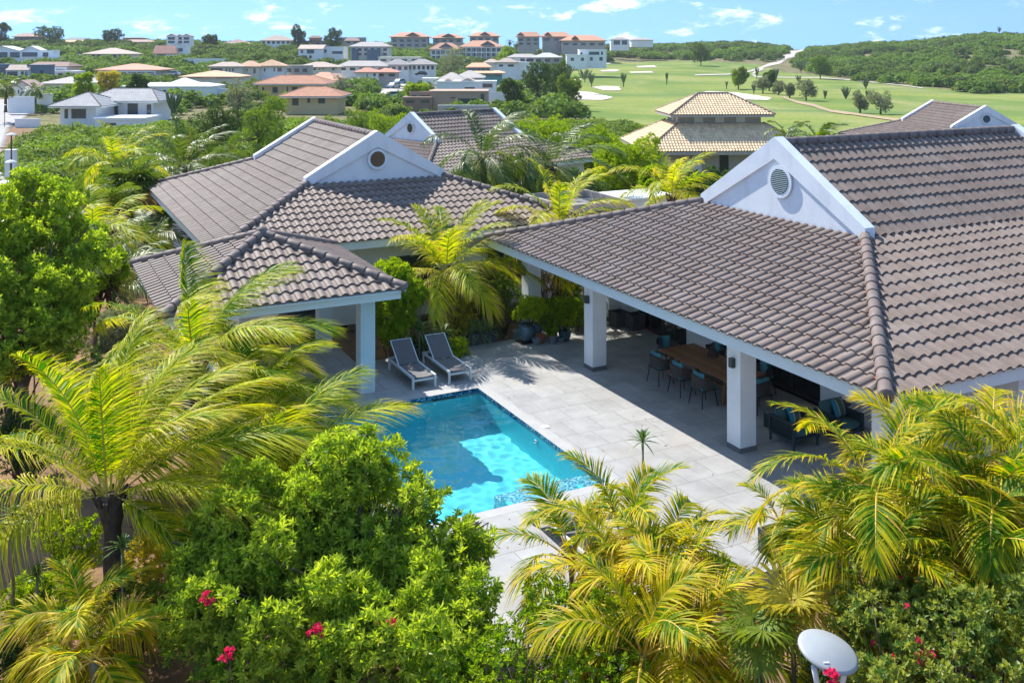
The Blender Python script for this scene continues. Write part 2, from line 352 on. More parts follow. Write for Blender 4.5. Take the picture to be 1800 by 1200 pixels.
def fanpalm(name, label, px, py, Y, zb, r=.8, nf=16, m=None, tint=.5, seed=1, trunk_r=.14, pet=.8, els=(85,-10), cat='fan palm', skirt=True, group=None):
    global rng; rng = np.random.default_rng(seed)
    x, y, z = at(px, py, Y); root = thing(name, label, cat, (x, y, zb), 0, group); h = max(z-zb, .1)
    tm = MB(); tt = np.linspace(0, 1, 10); tm.tube(np.stack([0*tt, 0*tt, h*tt], -1), trunk_r*(1.2-.2*tt), 9); tm.build('trunk', TRUNKM, root, smooth=True)
    for i in range(nf):
        q = (i+.5)/nf; V, Q, T_ = fan(r*rng.uniform(.85,1.1), 34, 290, tint, pet, els[0]+(els[1]-els[0])*q, i*137.5+rng.uniform(-10,10), rng.uniform(-10,20))
        new_obj('fan_leaf', V+np.array([0,0,h]), [Q], DRY if (skirt and q > .88) else (m or FANM), root, None, T_)
    return root
def leafcloud(blobs, n, leaf=.12, lw=.4, per=8, spread=(30,75), tint=.5, tv=.2, seed=1, shell=(.72,1.06), up=.35, rej=.80, size_v=.25, low=None, flip=.25):
    """rosettes of leaves over the union of ellipsoids -> V, Q, tint"""
    g = np.random.default_rng(seed); B = np.array(blobs, float)
    area = (B[:,3]*B[:,4] + B[:,3]*B[:,5] + B[:,4]*B[:,5]); pr = area/area.sum()
    C = []; Nn = []
    tot = 0
    while tot < n:
        k = g.choice(len(B), n, p=pr); d = nrm(g.normal(size=(n,3))); rad = g.uniform(shell[0]**3, shell[1]**3, n)**(1/3)
        p = B[k,:3] + d*B[k,3:6]*rad[:,None]; nr = nrm(d/B[k,3:6])
        ok = np.ones(n, bool)
        for j in range(len(B)):
            ok &= (k == j) | (np.sum(((p-B[j,:3])/B[j,3:6])**2, 1) > rej**2)
        if low is not None: ok &= p[:,2] > low
        C.append(p[ok]); Nn.append(nr[ok]); tot += ok.sum()
    C = np.concatenate(C)[:n]; Nn = np.concatenate(Nn)[:n]
    axis = nrm(Nn + np.array([0,0,up]) + g.normal(0, .35, (n,3)))
    h = nrm(np.cross(axis, g.normal(size=(n,3)))); h2 = np.cross(axis, h)
    a = (np.arange(per)*2.4)[None,:] + g.uniform(0, 6.28, (n,1))
    sp = np.radians(np.linspace(spread[0], spread[1], per))[None,:] + g.normal(0, .15, (n,per))
    side = np.cos(a)[...,None]*h[:,None,:] + np.sin(a)[...,None]*h2[:,None,:]
    D = np.cos(sp)[...,None]*axis[:,None,:] + np.sin(sp)[...,None]*side
    ln = leaf*g.uniform(1-size_v, 1+size_v, (n,per))[...,None]
    Wd = nrm(np.cross(D, axis[:,None,:] + g.normal(0,.35,(n,per,3)))); Up = np.cross(Wd, D)
    b = C[:,None,:] + axis[:,None,:]*leaf*.35*np.linspace(.6,-.4,per)[None,:,None]
    mid = b + D*ln*.55
    V = np.stack([b, mid - Wd*ln*lw*.5 + Up*ln*.10, b + D*ln - Up*ln*.08, mid + Wd*ln*lw*.5 + Up*ln*.10], 2).reshape(-1,3)
    m = n*per; i = np.arange(m)*4
    Q = np.concatenate([np.stack([i, i+1, i+2], -1), np.stack([i, i+2, i+3], -1)])
    t = np.clip(tint + g.normal(0, tv, (n,1)) + g.normal(0, tv*.5, (n,per)) + .12*np.linspace(1,-1,per)[None,:], 0, 1).ravel()
    return V, Q, np.concatenate([t, t]), C
def bushtree(name, label, x, y, zb, blobs, n, leaf, mats, seed=1, per=8, cat='shrub', bark=BARK, branches=30, br=.05, trunk=None, extra=None, group=None, **kw):
    root = thing(name, label, cat, (x, y, zb), 0, group)
    V, Q, T_, C = leafcloud(blobs, n, leaf, per=per, seed=seed, **kw)
    g = np.random.default_rng(seed+5); tm = MB()
    if trunk:
        for (tx, ty, h, r) in trunk: tm.tube([(tx*.3, ty*.3, 0), (tx*.6, ty*.6, h*.5), (tx, ty, h)], [r*1.2, r, r*.7], 8)
    for k in range(branches):
        b = blobs[g.integers(len(blobs))]; d = nrm(g.normal(size=3)); e = np.array(b[:3]) + d*np.array(b[3:6])*.85
        if trunk: t_ = trunk[g.integers(len(trunk))]; s = np.array([t_[0], t_[1], t_[2]*g.uniform(.5, 1)])
        else: s = np.array([e[0]*.15, e[1]*.15, 0.0])
        md = (s+np.array(b[:3]))/2 + g.normal(0, .12, 3); md2 = np.array(b[:3])*.5+e*.5+g.normal(0,.1,3)
        tm.tube([s, md, md2, e], [br, br*.7, br*.45, br*.15], 5)
    if branches or trunk: tm.build('trunk' if trunk else 'stem', bark, root, smooth=True)
    new_obj('crown' if trunk else 'foliage', V, [Q], mats, root, None, T_)
    if extra:
        for (nm, mt, k, lf, w, off) in extra:
            V, Q, T_, _ = leafcloud(blobs, k, lf, seed=seed+9+off, lw=w, per=5, shell=(.98,1.08))
            new_obj(nm, V, [Q], mt, root, None, T_)
    return root
def strapplant(name, label, x, y, z, r, n, h, m, seed=1, cat='plant', stem=0, w=.05, heads=None, tint=.5, group=None):
    """rosette(s) of sword leaves; heads=[(dx,dy,dz)]"""
    g = np.random.default_rng(seed); root = thing(name, label, cat, (x, y, z), 0, group); hd = heads or [(0,0,stem)]
    tm = MB(); has = False; Vs = []; Qs = []; Ts = []; nb = 0
    for (dx, dy, dz) in hd:
        if dz > .05: tm.tube([(dx*.1, dy*.1, 0), (dx*.6, dy*.6+.02, dz*.5), (dx, dy, dz)], [.03, .025, .02], 6); has = True
        for i in range(n):
            a = i*2.4+g.uniform(-.2,.2); e = R(88 - 95*(i/n)**1.1)+g.normal(0,.08); L = r*g.uniform(.8,1.1)
            d = np.array([math.cos(e)*math.cos(a), math.cos(e)*math.sin(a), math.sin(e)]); s = np.array([-math.sin(a), math.cos(a), 0])
            P0 = np.array([dx, dy, dz]); ww = w*.5
            V = []
            for k, (q, wq) in enumerate(((0,.6),(.35,1),(.7,.8),(1,.05))):
                c = P0+d*L*q+np.array([0,0,-1])*L*h*q*q; V += [c-s*ww*wq, c+s*ww*wq]
            Vs.append(np.array(V)); Qs += [(nb, nb+1, nb+3, nb+2), (nb+2, nb+3, nb+5, nb+4), (nb+4, nb+5, nb+7, nb+6)]; nb += 8
            tq = min(max(tint+g.normal(0,.15)+.2*(1-i/n), 0), 1); Ts += [tq]*3
    if has: tm.build('stem', TRUNKG, root, smooth=True)
    new_obj('leaves', np.concatenate(Vs), [np.array(Qs)], m, root, None, Ts)
    return root

def fluff(blobs, k=7, r=(.28,.5), out=(.75,1.15), seed=0, core=.82, zmin=-.5):
    """break big ellipsoids into a core and many small protruding clumps"""
    g = np.random.default_rng(seed); o = []
    for (x, y, z, a, b_, c) in blobs:
        o.append((x, y, z, a*core, b_*core, c*core))
        m = (a+b_+c)/3
        for i in range(k):
            d = nrm(g.normal(size=3)); 
            if d[2] < zmin: d[2] = -d[2]
            q = g.uniform(*out); s = m*g.uniform(*r); o.append((x+d[0]*a*q, y+d[1]*b_*q, z+d[2]*c*q, s*g.uniform(.8,1.2), s*g.uniform(.8,1.2), s*g.uniform(.7,1.2)))
    return o
# ---------------------------------------------------------------- tiled roofs
def tiled(mb, O, S, T, N, tmax, left, right, c=.435, w=.30, res=10, hgt=.062, lift=.045, seed=0, skirt=.035):
    g = np.random.default_rng(seed); O, S, T, N = [np.array(q, float) for q in (O, S, T, N)]
    nc = int(math.ceil(tmax/c - .02))
    for i in range(nc):
        t0, t1 = i*c, min((i+1)*c + .03, tmax); tl0, tr0 = left(t0), right(t0); tl1, tr1 = left(t1), right(t1)
        smin, smax = min(tl0, tl1), max(tr0, tr1)
        k0, k1 = int(math.floor(smin/w)), int(math.ceil(smax/w))
        if k1 <= k0: continue
        s = np.arange(k0*res, k1*res+1)*(w/res); ph = (s/w) % 1.0
        h = hgt*np.where(ph < .70, np.sin(np.pi*np.clip(ph/.70, 0, 1))**.62, -.12*np.sin(np.pi*(ph-.70)/.30))
        jit = g.normal(0, .004)
        tint = np.clip(g.normal(.5, .22, k1-k0), 0, 1); ft = np.repeat(tint, res)
        rows = []
        for (t, l, r, lf, dn) in ((t0, tl0, tr0, lift, skirt), (t0, tl0, tr0, lift, 0), (t1, tl1, tr1, 0, 0)):
            sc = np.clip(s, l, r)
            rows.append(O + sc[:,None]*S + (t+jit)*T + (h + lf - dn)[:,None]*N)
        n = len(s); V = np.concatenate(rows); j = np.arange(n-1)
        sc0 = np.clip(s, tl0, tr0); sc1 = np.clip(s, tl1, tr1)
        ok = (np.abs(np.diff(sc0)) + np.abs(np.diff(sc1))) > 1e-6
        ok0 = np.abs(np.diff(sc0)) > 1e-6
        Q1 = np.stack([j, j+1, j+1+n, j+n], -1)[ok0]; Q2 = np.stack([j+n, j+n+1, j+1+2*n, j+2*n], -1)[ok]
        mb.add(V, [np.concatenate([Q1, Q2])], np.concatenate([ft[ok0], ft[ok]]))
def caps(mb, a, b, r=.135, seg=.42, seed=0):
    g = np.random.default_rng(seed); a = np.array(a, float); b = np.array(b, float); L = np.linalg.norm(b-a); n = max(1, int(round(L/seg))); d = (b-a)/L
    for i in range(n):
        p = a + d*L*i/n; q = a + d*(L*(i+1)/n + .05)
        P = [p, p+d*.02, (p+q)/2, q]; mb.tube(P, [r*1.12, r*1.14, r*1.05, r*.93], 12, tint=float(np.clip(g.normal(.5,.25),0,1)))
def capobj(a, b, m, par, r=.135, seg=.42, seed=0):
    q = MB(); caps(q, a, b, r, seg, seed); return q.build('ridge_tiles', m, par, smooth=True)
def quad_slab(mb, P, th):
    P = [np.array(p, float) for p in P]; n = len(P); D = np.array([0,0,-th])
    V = P + [p+D for p in P]; mb.add(V, [tuple(range(n)), tuple(range(2*n-1, n-1, -1))] + [(i, (i+1)%n + 0, (i+1)%n+n, i+n)[::-1] for i in range(n)])
def hip_shell(mb, x0, x1, y0, y1, z0, z1, dx, dy, th=.04):
    """plain under-surface (roof deck) of a hipped skirt/roof frustum"""
    a = [(x0,y0,z0),(x1,y0,z0),(x1,y1,z0),(x0,y1,z0)]; b = [(x0+dx,y0+dy,z1),(x1-dx,y0+dy,z1),(x1-dx,y1-dy,z1),(x0+dx,y1-dy,z1)]
    for i in range(4): j = (i+1) % 4; quad_slab(mb, [a[i], a[j], b[j], b[i]], th)
def skirt_face(mb, p0, p1, q0, q1, seed, **k):
    """tiles on the trapezoid eave p0->p1, top q0->q1 (p left, seen from outside)"""
    p0, p1, q0, q1 = [np.array(q, float) for q in (p0, p1, q0, q1)]
    S = (p1-p0); L = np.linalg.norm(S); S /= L; up = (q0+q1)/2-(p0+p1)/2; up -= S*np.dot(up, S); tm = np.linalg.norm(up); T = up/tm; N = np.cross(S, T)
    if N[2] < 0: N = -N
    cc_ = k.pop('c', .435); k['c'] = tm/max(1, round(tm/cc_)) - 1e-4
    l1 = np.dot(q0-p0, S); r1 = np.dot(q1-p0, S)
    tiled(mb, p0, S, T, N, tm, lambda t: l1*t/tm, lambda t: L+(r1-L)*t/tm, seed=seed, **k)
def villa_roof(root, L, Wd, d, wg, ze, zb, zr, za, seed=1, res=8, circ=(0, .46, 1.05), slats=False, cap_r=.135, front=True, glass=GLASS, fasc_in=.08):
    """local frame: x along the ridge from the front eave, y across; two white parapet gables"""
    m = MB(); k = dict(res=res)
    F0 = (0,-Wd,ze); F1 = (0,Wd,ze); G0 = (d,-wg,zb); G1 = (d,wg,zb); H0 = (L-d,-wg,zb); H1 = (L-d,wg,zb); B0 = (L,-Wd,ze); B1 = (L,Wd,ze)
    skirt_face(m, F1, F0, G1, G0, seed, **k)
    skirt_face(m, F0, B0, G0, H0, seed+1, **k)
    skirt_face(m, B1, F1, H1, G1, seed+2, **k)
    skirt_face(m, B0, B1, H0, H1, seed+3, **k)
    skirt_face(m, (d+.25,-wg,zb), (L-d-.25,-wg,zb), (d+.25,0,zr), (L-d-.25,0,zr), seed+4, **k)
    skirt_face(m, (L-d-.25,wg,zb), (d+.25,wg,zb), (L-d-.25,0,zr), (d+.25,0,zr), seed+5, **k)
    roof = m.build('roof', TILE, root)
    z = .05
    for i, (a, b) in enumerate(((F0,G0),(F1,G1),(B0,H0),(B1,H1))):
        a_ = np.array(a)+[0,0,z]; b_ = np.array(b)+[0,0,z]; capobj(a_, b_, RIDGE, roof, cap_r, seed=seed+i)
    capobj((d+.3,0,zr+.07), (L-d-.3,0,zr+.07), RIDGE, roof, cap_r*.95, seed=seed+9)
    if seed == 1:
        mm = MB(); g = np.random.default_rng(5)
        for sgn in (-1,):
            for q in np.linspace(.08, .93, 15):
                if g.random() < .25: continue
                p = np.array(F0)*(1-q)+np.array(G0)*q + np.array([-.06,.10,.045]); rr_ = g.uniform(.03,.06)
                mm.lathe([(0,-rr_),(rr_,-rr_*.4),(rr_*1.1,.2*rr_),(0,rr_*.8)], p, 7)
        mm.build('mortar', MORTAR, roof)
    s = MB(); hip_shell(s, .1, L-.1, -Wd+.1, Wd-.1, ze-.02, zb-.05, d-.1, Wd-wg-.1)
    for sg in (-1, 1): quad_slab(s, [(d+.1,sg*wg,zb-.05),(L-d-.1,sg*wg,zb-.05),(L-d-.1,0,zr-.06),(d+.1,0,zr-.06)][::(1 if sg < 0 else -1)], .04)
    s.build('roof_deck', FASCIA, root)
    f = MB(); i_ = fasc_in; zt, zl = ze+.0, ze-.27
    f.box(i_, i_+.05, -Wd+i_, Wd-i_, zl, zt); f.box(L-i_-.05, L-i_, -Wd+i_, Wd-i_, zl, zt)
    f.box(i_+.05, L-i_-.05, -Wd+i_, -Wd+i_+.05, zl, zt); f.box(i_+.05, L-i_-.05, Wd-i_-.05, Wd-i_, zl, zt)
    f.box(i_+.05, L-i_-.05, -Wd+i_+.05, Wd-i_-.05, zl+.03, zl+.07)
    f.build('fascia', FASCIA, root)
    for gi, (xa, sx) in enumerate(((d, 1), (L-d, -1))):
        w = MB(); X0, X1 = sorted((xa+.03*sx, xa+.24*sx))
        w.prism([(-wg+.02, zb-.45), (wg-.02, zb-.45), (wg-.02, zb), (0, za-.1), (-wg+.02, zb)], 'x', X0, X1)
        gw = w.build('gable_wall', GABLE, root)
        b = MB(); X0, X1 = sorted((xa-.05*sx, xa+.30*sx)); we = wg+.04; h = .26
        ia = za-.62
        for sg in (-1, 1):
            poly = [(sg*we, zb-.06), (sg*we, zb+h), (0, za), (0, ia), (sg*(wg-.08), zb-.06)]
            b.prism(poly if sg < 0 else poly[::-1], 'x', X0, X1)
        b.build('parapet', GABLE, root)
        if circ:
            cy, cr, cz = circ; c = np.array([xa-.0*sx, cy*sx, zb+cz]); ax = (-sx, 0, 0)
            q = MB(); q.lathe([(cr*.76, .0), (cr*.76,.055), (cr,.055), (cr,.0)], c, 36, axis=ax); rg = q.build('window_surround', GABLE, gw, smooth=False)
            q = MB(); q.lathe([(0,.03),(cr*.77,.03)], c, 36, axis=ax); q.build('round_window', glass, gw)
            if slats and gi == 0:
                q = MB()
                for k_ in range(-6, 7):
                    zz = k_*cr*.76/6.6; hw = math.sqrt(max((cr*.76)**2-zz**2, 0))-.01
                    q.obox(c+np.array([-.05*sx, 0, zz]), (.018*sx,0,-.02), (0,hw,0), (.004*sx,0,.006))
                q.build('louvre', mat('louvre_blue', (.16,.26,.30), .5), gw)
    return roof
def windowbox(root, x0, x1, y0, y1, z0, z1, fr=ALU, gl=GLASSB, name='window', ax='y', sgn=-1):
    pass
# ---------------------------------------------------------------- villa with the dining terrace (local x=u, y=v)
U0, V0 = 14.12, 21.1
v1 = uvthing('villa', 'large brown-roofed villa with white gable and open dining terrace beside the pool', 'villa', U0, V0)
villa_roof(v1, 20.8, 8.5, 5.1, 3.28, 3.15, 4.74, 6.82, 7.06, seed=1, res=10, circ=(-.22, .47, 1.08), slats=True, glass=mat('vent_dark', (.03,.06,.07), .4))
def part(mb, name, m, root, org, **k): return mb.build(name, m, root, org=org, **k)
O1 = (U0, V0, 0)
def column(u, v, w=.48, h=2.93, org=O1, root=v1, lamp=True, dz=0):
    c = MB(); c.box(u, u+w, v, v+w, .12+dz, h); col = part(c, 'column', WHITE, root, org)
    c = MB(); c.box(u-.012, u+w+.012, v-.012, v+w+.012, dz, .12+dz); part(c, 'plinth', mat('plinth_tile', (.16,.16,.16), .6), col, org)
    if lamp:
        c = MB(); c.box(u-.11, u-.002, v+.17, v+.30, 1.98, 2.2); part(c, 'wall_lamp', mat('lamp_grey', (.05,.065,.07), .5), col, org)
for (cu, cv, lp) in ((15.2, 28.5, 1), (15.2, 24.45, 1), (15.2, 17.87, 1), (15.2, 13.45, 0), (18.55, 28.75, 0)): column(cu, cv, lamp=bool(lp))
w = MB(); WU = 19.1; zt = 2.95
for (a, b) in ((13.5, 19.25), (22.78, 25.05), (27.85, 28.95)): w.box(WU, WU+.25, a, b, 0, zt)
w.box(WU, WU+.25, 19.25, 22.78, 2.35, zt); w.box(WU, WU+.25, 25.05, 27.85, 2.35, zt)
w.box(WU+.25, 33.6, 13.5, 13.75, 0, zt); w.box(WU+.25, 33.6, 28.7, 28.95, 0, zt); w.box(33.35, 33.6, 13.75, 28.7, 0, zt)
w.box(WU+.25, 33.35, 13.75, 28.7, 0, .02); w.box(23.5, 23.6, 13.75, 28.7, .02, zt)
part(w, 'wall', WHITE, v1, O1)
DOORF = mat('door_frame', (.035,.033,.032), .5)
for (a, b, n) in ((19.25, 22.78, 3), (25.05, 27.85, 4)):
    g_ = MB(); st = (b-a)/n
    for i in range(n):
        y0, y1 = a+i*st, a+(i+1)*st
        g_.box(WU+.08, WU+.13, y0, y0+.07, 0.02, 2.35); g_.box(WU+.08, WU+.13, y1-.07, y1, 0.02, 2.35)
        g_.box(WU+.08, WU+.13, y0+.07, y1-.07, .02, .10); g_.box(WU+.08, WU+.13, y0+.07, y1-.07, 2.27, 2.35)
    dr = part(g_, 'sliding_door', DOORF, v1, O1)
    g_ = MB()
    for i in range(n): g_.box(WU+.095, WU+.11, a+i*st+.07, a+(i+1)*st-.07, .10, 2.27)
    part(g_, 'door_glass', GLASS, dr, O1)
s_ = MB(); s_.box(WU-.03, WU, 23.75, 24.0, 1.15, 1.28); part(s_, 'switch_plate', BLACK, v1, O1)
# window on the right flank, under the eave
g_ = MB(); g_.box(21.5, 24.2, 13.44, 13.5, .9, 2.2); part(g_, 'window', GLASSB, v1, O1)
# ---------------------------------------------------------------- second villa (gable faces the camera)
U2, V2 = 12.42, 31.5
x2, y2 = UV2W(U2, V2)
v2 = thing('villa', 'brown tiled villa with shaded white gable and round window, behind the pool pavilion', 'villa', (x2, y2, 0), TH+R(90))
villa_roof(v2, 17.45, 6.95, 4.22, 2.78, 3.05, 4.50, 6.18, 6.42, seed=21, res=8, circ=(.0, .40, .82), glass=mat('garden_glass', (.03,.035,.02), .08, spec=.9))
w = MB(); w.box(1.0, 16.4, -5.9, 5.9, 0, 2.8); wl = w.build('wall', WHITE, v2)
for (a, b) in ((-4.6, -3.2), (-1.2, .6), (3.0, 4.6)):
    w = MB(); w.box(.96, 1.0, a, b, .1 if b > 4 else .9, 2.2); w.build('window', GLASSB, v2)
for (a, b) in ((2.5, 4.5), (8, 10.5)):
    w = MB(); w.box(a, b, 5.9, 5.94, .1, 2.2); w.build('window', GLASSB, v2)
# ---------------------------------------------------------------- third villa (behind, ridge to the right)
U3, V3 = 19.9, 62.3
v3 = thing('villa', 'brown tiled villa half hidden by palms, its small gable beyond the second villa', 'villa', (-10.0, 63.1, -1.1), R(43))
villa_roof(v3, 16.2, 6.9, 4.2, 2.85, 3.05, 4.50, 6.2, 6.45, seed=41, res=4, circ=(0, .42, .85))
w = MB(); w.box(1, 15.2, -5.9, 5.9, -.5, 2.8); w.build('wall', WHITE, v3)
w = MB(); w.box(3, 12, -5.96, -5.9, .2, 2.2); w.build('window', GLASSB, v3)
# ---------------------------------------------------------------- fourth villa (far right)
v4 = thing('villa', 'brown tiled villa with white gable at the edge of the golf course, far right', 'villa', (38.7+.3, 79-4.2, -1.35), R(90+3.5))
villa_roof(v4, 17.4, 6.95, 4.2, 2.85, 3.05, 4.50, 6.15, 6.42, seed=61, res=4, circ=(0, .42, .8))
w = MB(); w.box(1, 16.4, -5.9, 5.9, -.5, 2.8); w.build('wall', WHITE, v4)
w = MB(); w.box(.94, 1, -3, 3, .2, 2.2); w.build('window', GLASSB, v4)
# ---------------------------------------------------------------- pool pavilion
GU, GV = 3.12, 24.75
gz = uvthing('gazebo', 'square poolside pavilion with brown pyramid roof behind the sun loungers', 'gazebo', GU, GV)
def pyramid_roof(root, w_, d_, ze, za, seed, mtile=TILE, mridge=RIDGE, mf=FASCIA, rise_r=None, res=10, cap_r=.13, fh=.26, cw=.30):
    ap = (w_/2, d_/2, za); A_, B_, C_, D_ = (0,0,ze), (w_,0,ze), (w_,d_,ze), (0,d_,ze)
    rr_ = rise_r or 0; a0 = (w_/2-rr_, d_/2, za); a1 = (w_/2+rr_, d_/2, za)
    m = MB(); skirt_face(m, A_, B_, a0, a1, seed, res=res, w=cw); skirt_face(m, B_, C_, a1, a1, seed+1, res=res, w=cw); skirt_face(m, C_, D_, a1, a0, seed+2, res=res, w=cw); skirt_face(m, D_, A_, a0, a0, seed+3, res=res, w=cw)
    rf = m.build('roof', mtile, root)
    for i, (c, t_) in enumerate(((A_,a0),(B_,a1),(C_,a1),(D_,a0))): capobj(np.array(c)+[0,0,.05], np.array(t_)+[0,0,.05], mridge, rf, cap_r, seed=seed+i)
    r = MB(); r.lathe([(cap_r*1.5,-.05),(cap_r*1.5,.06),(cap_r,.16),(0,.2)], np.array(ap)+[0,0,.05], 12)
    r.build('roof_cap', mridge, rf, smooth=True)
    s = MB()
    for (p, q, t0, t1) in ((A_,B_,a0,a1),(B_,C_,a1,a1),(C_,D_,a1,a0),(D_,A_,a0,a0)):
        pts = [np.array(p)-[0,0,.02], np.array(q)-[0,0,.02], np.array(t1)-[0,0,.05]] + ([np.array(t0)-[0,0,.05]] if t0 != t1 else [])
        quad_slab(s, pts, .03)
    s.build('roof_deck', mf, root)
    f = MB(); i_ = .1; z0, z1 = ze-fh, ze
    f.box(i_, i_+.05, i_, d_-i_, z0, z1); f.box(w_-i_-.05, w_-i_, i_, d_-i_, z0, z1); f.box(i_+.05, w_-i_-.05, i_, i_+.05, z0, z1); f.box(i_+.05, w_-i_-.05, d_-i_-.05, d_-i_, z0, z1)
    f.build('fascia', mf, root)
    return rf
pyramid_roof(gz, 6.3, 6.6, 3.02, 4.22, 81)
OG = (GU, GV, 0)
GZW = mat('pavilion_render', (.66,.77,.80), .7, (.60,.71,.74), 2, bump=.1, bscale=50)
for (cu, cv) in ((8.47, 25.75), (4.1, 25.75), (8.47, 29.9), (4.1, 29.9)):
    c = MB(); c.box(cu, cu+.42, cv, cv+.42, 0, 2.66); part(c, 'column', GZW, gz, OG)
c = MB(); c.box(3.6, 8.9, 25.7, 26.25, 2.60, 2.78); c.box(3.6,8.9,29.85,30.4,2.60,2.78); part(c, 'beam', GZW, gz, OG)
# ---------------------------------------------------------------- tan villa with raised clerestory
TV = mat('taupe_wall', (.44,.38,.34), .8, (.39,.34,.30), 2); TR = mat('tan_ridge', (.36,.26,.18), .8, (.28,.2,.14), 3)
YT = 84.0
xt, yt, zt_ = at(1134, 268, YT)
tv = thing('villa', 'taupe villa with pale tan two-tier roof and white shutters by the golf course', 'villa', (xt, yt, -3.0), R(3.5))
ze_ = zt_+3.0+.05; dw = 15.4; dd = 12.5
def frust(root, x0, y0, w_, d_, z0, z1, ins, seed, m1, m2, res=5, name='roof', w=.27):
    A_, B_, C_, D_ = (x0,y0,z0), (x0+w_,y0,z0), (x0+w_,y0+d_,z0), (x0,y0+d_,z0)
    a_, b_, c_, d2 = (x0+ins,y0+ins,z1), (x0+w_-ins,y0+ins,z1), (x0+w_-ins,y0+d_-ins,z1), (x0+ins,y0+d_-ins,z1)
    m = MB()
    for i, (p, q, s, t_) in enumerate(((A_,B_,a_,b_),(B_,C_,b_,c_),(C_,D_,c_,d2),(D_,A_,d2,a_))): skirt_face(m, p, q, s, t_, seed+i, res=res, w=w, c=.38)
    rf = m.build(name, m1, root)
    for (p, q) in ((A_,a_),(B_,b_),(C_,c_),(D_,d2)): capobj(np.array(p)+[0,0,.05], np.array(q)+[0,0,.05], m2, rf, .1)
    s = MB(); hip_shell(s, x0+.1, x0+w_-.1, y0+.1, y0+d_-.1, z0-.03, z1-.08, ins-.1, ins-.1); s.build('roof_deck', TV, root)
    f = MB(); f.box(x0+.05, x0+w_-.05, y0+.05, y0+.12, z0-.32, z0-.03); f.box(x0+.05, x0+.12, y0+.12, y0+d_-.12, z0-.32, z0-.03); f.box(x0+w_-.12, x0+w_-.05, y0+.12, y0+d_-.12, z0-.32, z0-.03); f.box(x0+.05, x0+w_-.05, y0+d_-.12, y0+d_-.05, z0-.32, z0-.03)
    f.build('fascia', mat('taupe_trim', (.42,.38,.35), .7), root)
zu = ze_ + 2.15
frust(tv, 0, 0, dw, dd, ze_, zu, 3.7, 101, TANTILE, TR)
w = MB(); w.box(1.2, dw-1.2, 1.2, dd-1.2, -1, ze_-.1); w.box(3.9, dw-3.9, 3.9, dd-3.9, ze_-.1, zu+.9); w.build('wall', TV, tv)
pz = zu+.85
m = MB(); e0 = 2.9; wW = dw-2*e0; dD = dd-2*e0
A_, B_, C_, D_ = (e0,e0,pz), (e0+wW,e0,pz), (e0+wW,e0+dD,pz), (e0,e0+dD,pz); rd = (wW-dD)/2; a0 = (dw/2-rd,dd/2,pz+1.75); a1 = (dw/2+rd,dd/2,pz+1.75)
for i, (p, q, s, t_) in enumerate(((A_,B_,a0,a1),(B_,C_,a1,a1),(C_,D_,a1,a0),(D_,A_,a0,a0))): skirt_face(m, p, q, s, t_, 120+i, res=5, w=.27, c=.38)
rf = m.build('upper_roof', TANTILE, tv)
for (p, q) in ((A_,a0),(B_,a1),(C_,a1),(D_,a0),(a0,a1)): capobj(np.array(p)+[0,0,.05], np.array(q)+[0,0,.05], TR, rf, .1)
f = MB(); f.box(e0+.05, e0+wW-.05, e0+.05, e0+dD-.05, pz-.24, pz-.02); f.build('fascia', mat('taupe_trim', (.42,.38,.35), .7), tv)
SH = mat('white_shutter', (.72,.70,.66), .6)
for x in (5.3, 7.25, 9.2):
    w = MB(); w.box(x, x+.8, 3.84, 3.9, zu+.08, zu+.75); w.build('shutter', SH, tv)
for x in (4.2, 6.0):
    w = MB(); w.box(3.84, 3.9, x, x+.6, zu+.08, zu+.75); w.build('shutter', SH, tv)
for x in (1.6, 4.4, 9.6):
    w = MB(); w.box(x, x+.9, 1.14, 1.2, ze_-2.1, ze_-.55); w.build('shutter', SH, tv)
w = MB(); w.box(6.9, 7.7, 1.15, 1.2, 0, ze_-.5); w.build('doorway', BLACK, tv)
